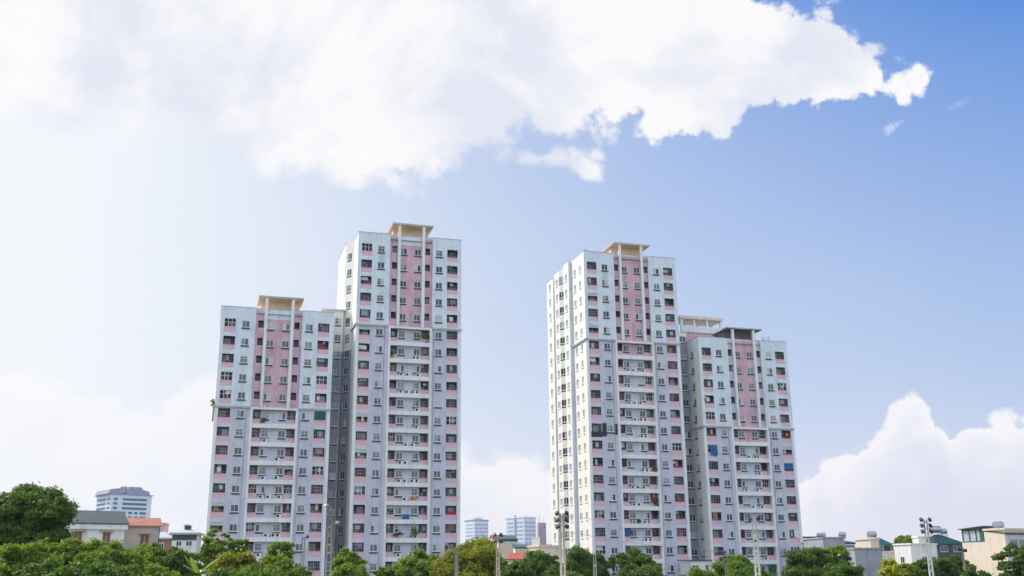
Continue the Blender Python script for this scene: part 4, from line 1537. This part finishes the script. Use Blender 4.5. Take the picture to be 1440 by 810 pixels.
# ------------------------------------------------------------------ trees
def tree(label, px, ytop, hw, Y, kind, seed, squat=0.85, ncl=None, per=None, name='tree', cat='tree', leaf=0.125, gap=0.0):
    rng = np.random.default_rng(seed)
    c = P(px, ytop, Y)
    r = hw * Y / F
    ztop = c.z
    ch = min(2 * r * squat, ztop * 0.86)   # crown height
    zc = ztop - ch / 2
    t = thing(name, label, cat, (c.x, c.y, 0))
    n = ncl or int(40 + 15 * r * r)
    n = min(n, 240)
    d = rng.normal(size=(n, 3))
    d /= np.linalg.norm(d, axis=1)[:, None]
    rad = 0.30 + 0.52 * rng.random(n) ** 0.6
    lob = 1 + 0.16 * np.sin(3 * np.arctan2(d[:, 1], d[:, 0]) + seed) + 0.12 * np.sin(5 * d[:, 2] + seed * 1.7)
    cen = d * (rad * lob)[:, None] * np.array([r, r, ch / 2]) + np.array([0, 0, zc])
    cr = (0.13 + 0.17 * rng.random(n)) * min(r, 3.2) * (0.9 if gap == 0 else 0.75)
    # keep the top at its height
    over = (cen[:, 2] + cr * 0.8).max() - ztop
    cen[:, 2] -= over
    k = per or int(np.clip(1700 * (cr.mean() ** 2) / (leaf / 0.13) ** 2 * (1 - gap), 40, 520))
    v = leaves_np(rng, cen, cr, k, leaf)
    put('crown', leaf_mesh('crown', v, LEAF[kind]), t)
    b = MB()
    lean = rng.normal(size=2) * 0.15
    h0 = max(0.8, zc - ch * 0.30)
    tr = 0.05 + 0.045 * r
    b.tube([(0, 0, 0), (lean[0] * 0.4, lean[1] * 0.4, h0 * 0.5), (lean[0], lean[1], h0), (lean[0] * 1.4, lean[1] * 1.2, zc + ch * 0.12)],
           [tr * 1.35, tr, tr * 0.85, tr * 0.3], 8)
    order = np.argsort(-cr)[:9]
    for i in order:
        e = cen[i]
        s0 = Vector((lean[0], lean[1], h0 * (0.85 + 0.15 * rng.random())))
        mid = s0.lerp(Vector(e), 0.5) + Vector((0, 0, -0.08 * ch))
        b.tube([s0, mid, Vector(e)], [tr * 0.5, tr * 0.3, tr * 0.1], 6, caps=False)
    b.build('trunk', M['bark'], t)
    return t


tree('large dark round tree at the left edge, tallest of all trees', 40, 680, 76, 72, 'dark', 3, 0.72, gap=0.12)
tree('leaning dark tree behind the largest tree at the left edge', -8, 712, 50, 80, 'dark', 4, 0.9)
tree('mid green bush tree in front of the large dark tree at left edge', 30, 764, 52, 60, 'mid', 5)
tree('fresh green tree under the large dark tree, left of the white house', 66, 760, 40, 63, 'mid', 51, 0.85)
tree('bright topped tree right below the left window of the white house', 142, 769, 34, 58, 'mid', 52, 0.8)
tree('dark green filler tree under the beige house, left of the banana plant', 196, 772, 34, 59, 'mid', 53, 0.8)
tree('sunlit green tree below the white house with grey green roof', 112, 757, 50, 64, 'mid', 6, 0.8)
tree('green tree with yellowish top below the beige house window', 172, 762, 42, 66, 'mid', 7, 0.8)
tree('dark bush tree below the orange tile roof', 217, 764, 34, 68, 'dark', 8)
tree('dark low tree left of the banana plant', 250, 770, 36, 66, 'dark', 9)
tree('low dark shrub tree in the very bottom left corner', 70, 786, 48, 52, 'dark', 10)
tree('low shrub tree between the bottom left corner and banana plant', 150, 790, 50, 53, 'dark', 11)
tree('bottom shrub tree just left of the banana plant', 222, 794, 38, 54, 'mid', 12)
tree('airy light green tree standing before the far left tower corner', 303, 743, 27, 84, 'mid', 13, 1.3, leaf=0.13, gap=0.3)
tree('small feathery tree right of the airy one, before the far left tower', 333, 757, 20, 88, 'mid', 14, 1.2, leaf=0.12, gap=0.3)
tree('upright bushy tree covering the lowest loggias of the far left tower', 394, 762, 20, 90, 'mid', 15, 1.4)
tree('broad yellowish green tree right of the banana plant', 338, 777, 44, 68, 'yellow', 16, 0.7)
tree('broad green tree spreading below the far left tower', 388, 781, 46, 70, 'mid', 17, 0.7)
tree('low dark shrub tree at the bottom under the far left tower', 340, 797, 50, 55, 'dark', 18, 0.7)
tree('bottom hedge tree left of the twin lattice concrete pole', 418, 797, 26, 60, 'dark', 19, 0.8)
tree('rounded tree right of the twin lattice concrete pole', 489, 770, 25, 92, 'mid', 20, 1.0)
tree('low tree under the rounded one at the foot of the left stair block', 492, 791, 30, 80, 'mid', 21, 0.8)
tree('small tree at the bottom under the tallest left tower', 541, 797, 17, 95, 'mid', 22, 0.8)
tree('dense rich green tree left of the yellow green tree', 597, 772, 38, 96, 'mid', 23, 0.95)
tree('large yellow green tree in front of the gap between tower pairs', 667, 757, 52, 92, 'yellow', 24, 0.85)
tree('dark low tree right of the yellow green tree', 722, 787, 28, 84, 'dark', 25)
tree('round dark tree in front of the sunlit white house', 758, 774, 30, 100, 'dark', 26)
tree('wide dark tree at the foot of the sunlit right tower corner', 818, 768, 42, 104, 'dark', 27, 0.9)
tree('dark low shrub tree at the base of the six lamp pole in the middle', 790, 796, 45, 78, 'dark', 28, 0.7)
tree('tiny round tree clipped like a ball before the sunlit right tower', 861, 783, 8, 110, 'dark', 29, 1.0, leaf=0.1)
tree('bushy dark green tree before the loggias of the sunlit right tower', 892, 771, 30, 104, 'dark', 30, 1.0)
tree('low dark tree right of the bushy one below the sunlit right tower', 900, 793, 42, 84, 'dark', 31, 0.7)
tree('low shrub tree below the white annex', 982, 798, 30, 88, 'mid', 32, 0.7)
tree('mid green tree between the two lamp poles before the shorter right tower', 1030, 780, 32, 100, 'mid', 33, 0.95)
tree('low dark shrub tree at the foot of the bright twin pole', 1052, 797, 36, 80, 'dark', 34, 0.7)
tree('broad very dark tree at the right foot of the shorter right tower', 1134, 770, 38, 94, 'dark', 35, 0.85)
tree('palm like feathery tree before the dark grey house', 1172, 767, 25, 112, 'mid', 36, 0.9, leaf=0.2, gap=0.35)
tree('dark low tree at the foot of the thin green pole', 1185, 788, 30, 84, 'dark', 37, 0.8)
tree('bright yellow green young tree in front of the pavilion house', 1252, 786, 16, 74, 'bright', 38, 1.3, leaf=0.13, gap=0.2)
tree('paler young tree right of the bright yellow green one', 1275, 793, 15, 76, 'yellow', 39, 1.1, leaf=0.12, gap=0.2)
tree('dark tree at the foot of the right six lamp pole', 1297, 786, 24, 96, 'dark', 40)
tree('dark round tree under the dark green gabled roof', 1335, 782, 32, 98, 'dark', 41)
tree('low dark shrub tree before the tall sunlit cream house', 1372, 797, 22, 84, 'dark', 42)
tree('dark spreading tree at the right edge', 1432, 764, 36, 80, 'dark', 43, 0.9, gap=0.1)
tree('light green distant tree behind the white house with lilac flank', 1272, 753, 20, 205, 'mid', 44, 0.8, leaf=0.25)


# banana plant
def banana(label, px, py, Y, seed):
    rnd = random.Random(seed)
    c = P(px, py, Y)
    t = thing('banana_plant', label, 'banana plant', (c.x, c.y, 0))
    s = MB()
    h = c.z - 1.0
    s.tube([(0, 0, 0), (0.03, 0, h * 0.5), (0, 0.02, h)], [0.16, 0.13, 0.07], 8)
    s.build('trunk', LEAF['mid'], t)
    for k in range(11):
        a = k * 2.4 + rnd.uniform(-0.3, 0.3)
        ln = rnd.uniform(1.1, 1.7)
        up = rnd.uniform(0.5, 1.2) if k < 6 else rnd.uniform(-0.1, 0.4)
        mb = MB()
        n = 10
        dx, dy = math.cos(a), math.sin(a)
        rows_ = []
        for i in range(n + 1):
            u_ = i / n
            x = u_ * ln * (0.75 if up > 0.6 else 0.95)
            z = h - 0.1 + up * ln * u_ * 0.9 - 1.0 * u_ * u_ * ln * (0.35 + 0.25 * (up < 0.6))
            wd = 0.17 * math.sin(math.pi * min(1, 0.06 + u_ * 0.97)) ** 0.6
            cx, cy = dx * x, dy * x
            rows_.append(((cx - dy * wd, cy + dx * wd, z - 0.10 * wd / 0.17), (cx, cy, z), (cx + dy * wd, cy - dx * wd, z - 0.10 * wd / 0.17)))
        base = len(mb.v)
        for r_ in rows_:
            mb.v += list(r_)
        for i in range(n):
            for j in range(2):
                o = i * 3 + j
                mb.f.append((o, o + 1, o + 4, o + 3))
                mb.m.append(0)
                mb.sm.append(True)
        mb.build('leaf', LEAF['banana'], t)
    return t


banana('banana plant with long pale arching leaves among the left trees', 281, 779, 58, 5)
banana('second smaller banana plant low to the right of the first', 303, 800, 56, 8)


# ------------------------------------------------------------------ poles
def floodlight(parent, x, z, side, ang=0.5, s=1.0):
    h = MB()
    w_, d_, k = 0.30 * s, 0.14 * s, 0.26 * s
    h.prism([(-w_ / 2, -k / 2), (w_ / 2, -k / 2), (w_ * 0.42, k / 2), (-w_ * 0.42, k / 2)], -d_ / 2, d_ / 2)
    h.box(-0.02, 0.02, -d_ / 2 - 0.03, d_ / 2 + 0.03, -k / 2 - 0.05, -k / 2 - 0.001)
    o = h.build('floodlight', M['black'], parent, (x, -0.06, z))
    o.rotation_euler = (R(-35), R(25 * side), R(20 * side))
    l = MB()
    l.box(-w_ * 0.38, w_ * 0.38, -d_ / 2 - 0.012, -d_ / 2 - 0.002, -k * 0.4, k * 0.36)
    l.build('lens', M['lens'], o)
    return o


def twin_pole(label, px, ytop, Y, spread, heads, mat='concrete', rungs=9, taper=0.6, pr=0.075, group='lamp and power poles', lamp=1.0, name='lamp_pole', cat='lamp pole'):
    c = P(px, ytop, Y)
    t = thing(name, label, cat, (c.x, c.y, 0), 0, group)
    z = c.z
    for s in (-1, 1):
        p = MB()
        p.tube([(s * spread / 2, 0, 0), (s * spread / 2 * taper, 0, z)], [pr * 1.25, pr * 0.8], 8)
        p.build('post', M[mat], t)
    for k in range(rungs):
        zz = z * (0.3 + 0.68 * k / max(1, rungs - 1))
        hw = spread / 2 * (1 + (taper - 1) * zz / z) - pr * 0.5
        r = MB()
        r.box(-hw, hw, -pr * 0.6, pr * 0.6, zz - 0.05, zz + 0.05)
        r.build('rung', M[mat], t)
    if heads == 'six':
        for k in range(3):
            zz = z - 0.08 - k * 0.46 * lamp
            a = MB()
            a.box(-0.34 * lamp, 0.34 * lamp, -0.16, -0.10, zz - 0.10, zz - 0.05)
            a.build('crossarm', M['steel'], t)
            for s in (-1, 1):
                floodlight(t, s * 0.34 * lamp, zz + 0.10, s, s=lamp)
    elif heads == 'four':
        for k in range(2):
            zz = z - 0.05 - k * 0.45
            a = MB()
            a.box(-0.26, 0.26, -0.15, -0.09, zz - 0.1, zz - 0.05)
            a.build('crossarm', M['steel'], t)
            for s in (-1, 1):
                floodlight(t, s * 0.24, zz + 0.09, s, s=0.9)
    elif heads == 'street':
        for s, ln, dz in ((1, 0.45, -1.1), (-1, 0.15, 0.05)):
            a = MB()
            a.tube([(0, -0.1, z + dz - 0.25), (s * ln * 0.6, -0.18, z + dz), (s * ln, -0.22, z + dz)], [0.03, 0.03, 0.03], 6)
            a.build('lamp_arm', M['steel'], t)
            h = MB()
            h.dome((0, 0, 0), 0.17, 0.16, 10)
            h.tube([(0, 0, -0.08), (0, 0, 0)], [0.10, 0.17], 10)
            h.build('lamp_head', M['steel'], t, (s * (ln + 0.1), -0.22, z + dz))
    elif heads == 'one':
        a = MB()
        a.box(0.0, 0.34, -0.13, -0.08, z - 0.12, z - 0.07)
        a.build('crossarm', M['steel'], t)
        floodlight(t, 0.32, z + 0.02, 1, s=0.8)
    elif heads == 'two':
        a = MB()
        a.box(-0.3, 0.3, -0.13, -0.08, z - 0.14, z - 0.08)
        a.build('crossarm', M['steel'], t)
        for s in (-1, 1):
            floodlight(t, s * 0.28, z - 0.02, s, s=0.9)
    elif heads == 'boxes':
        for k in range(3):
            floodlight(t, -0.12, z - 0.1 - k * 0.35, -1, s=0.75)
    return t


def single_pole(label, px, ytop, Y, r, mat='concrete', extras='insulator', group='lamp and power poles'):
    c = P(px, ytop, Y)
    t = thing('power_pole', label, 'power pole', (c.x, c.y, 0), 0, group)
    p = MB()
    p.tube([(0, 0, 0), (0, 0, c.z)], [r * 1.2, r * 0.85], 10)
    p.build('post', M[mat], t)
    for k in range(3):
        z = c.z - 0.25 - k * 0.5
        a = MB()
        if extras == 'insulator':
            a.tube([(-r - 0.02, -0.02, z), (-r - 0.16, -0.02, z), (-r - 0.17, -0.02, z + 0.10)], [0.035, 0.035, 0.05], 6)
            a.build('insulator', M['black'], t)
        elif k < 1:
            a.box(-r - 0.3, -r + 0.01, -0.1, 0.1, z - 0.12, z + 0.12)
            a.build('junction_box', M['black'], t)
            a = MB()
            a.box(r - 0.01, r + 0.25, -0.1, 0.1, z - 0.2, z + 0.06)
            a.build('junction_box', M['black'], t)
    return t


pA = twin_pole('tall twin concrete lattice pole with two round lamps, before the left stair block', 465, 713, 72, 0.46, 'street', 'concrete', 12, 0.5, 0.058)
pB = twin_pole('thin twin pole with one angled lamp before the far left tower', 427, 755, 84, 0.22, 'one', 'concrete', 5, 0.8, 0.05)
pC = single_pole('thick grey concrete pole with side insulators before the yellow green tree', 642, 773, 62, 0.13)
pD = twin_pole('pale twin pole with four floodlights right of the yellow green tree', 700, 753, 78, 0.20, 'four', 'house_cream', 8, 0.9, 0.06)
pE = twin_pole('tall pale pole with six black floodlights before the sunlit cream side wall', 790, 722, 74, 0.30, 'six', 'house_cream', 10, 0.7, 0.085)
pF = twin_pole('plain thin twin pole before the wide dark tree', 836, 776, 80, 0.20, None, 'house_white', 6, 0.8, 0.045)
pG = twin_pole('short twin pole with three stacked small lamps before the shorter right tower', 1020, 774, 82, 0.20, 'boxes', 'concrete', 6, 0.8, 0.05)
pH = twin_pole('bright white twin pole with two dark lamps before the loggias of the shorter right tower', 1060, 729, 76, 0.32, 'two', 'house_white', 12, 0.75, 0.07)
pI = single_pole('thin green pole before the dark grey house', 1191, 780, 84, 0.07, 'green_grey_roof', 'none')
pJ = twin_pole('tall white pole with six black floodlights among the houses at right', 1301, 731, 84, 0.30, 'six', 'house_white', 12, 0.7, 0.075)
pK = single_pole('slim grey pole with dark boxes before the sunroom', 1353, 769, 92, 0.10, 'concrete', 'box')


def cable(label, a, b, sag):
    n = 24
    pts = []
    for i in range(n + 1):
        u_ = i / n
        p = Vector(a).lerp(Vector(b), u_)
        p.z -= sag * 4 * u_ * (1 - u_)
        pts.append(p)
    mb = MB()
    mb.tube(pts, [0.014] * (n + 1), 5, caps=False)
    tag(mb.build('cable', M['steel']), label, 'cable', 'overhead cables')


def tip(t, dz):
    z = max(ch.matrix_basis.translation.z + max(v.co.z for v in ch.data.vertices) for ch in t.children if ch.name.startswith('post'))
    return (t.location.x, t.location.y, z + dz)


cable('upper thin wire from the middle six lamp pole across the sunlit right tower', tip(pE, -0.15), tip(pH, -0.15), 0.35)
cable('lower thin wire from the middle six lamp pole across the sunlit right tower', tip(pE, -1.2), tip(pG, -0.1), 0.2)

# ------------------------------------------------------------------ haze
hz = MB()
hz.box(-900, 900, -120, 1300, -1.0, 95.0)
mh = bpy.data.materials.new('haze')
mh.use_nodes = True
N = mh.node_tree.nodes
N.clear()
pv_ = N.new('ShaderNodeVolumePrincipled')
pv_.inputs['Color'].default_value = (0.86, 0.90, 1.0, 1)
pv_.inputs['Density'].default_value = 0.00012
pv_.inputs['Anisotropy'].default_value = 0.2
mo = N.new('ShaderNodeOutputMaterial')
mh.node_tree.links.new(pv_.outputs[0], mo.inputs['Volume'])
tag(hz.build('haze', mh), kind='stuff')
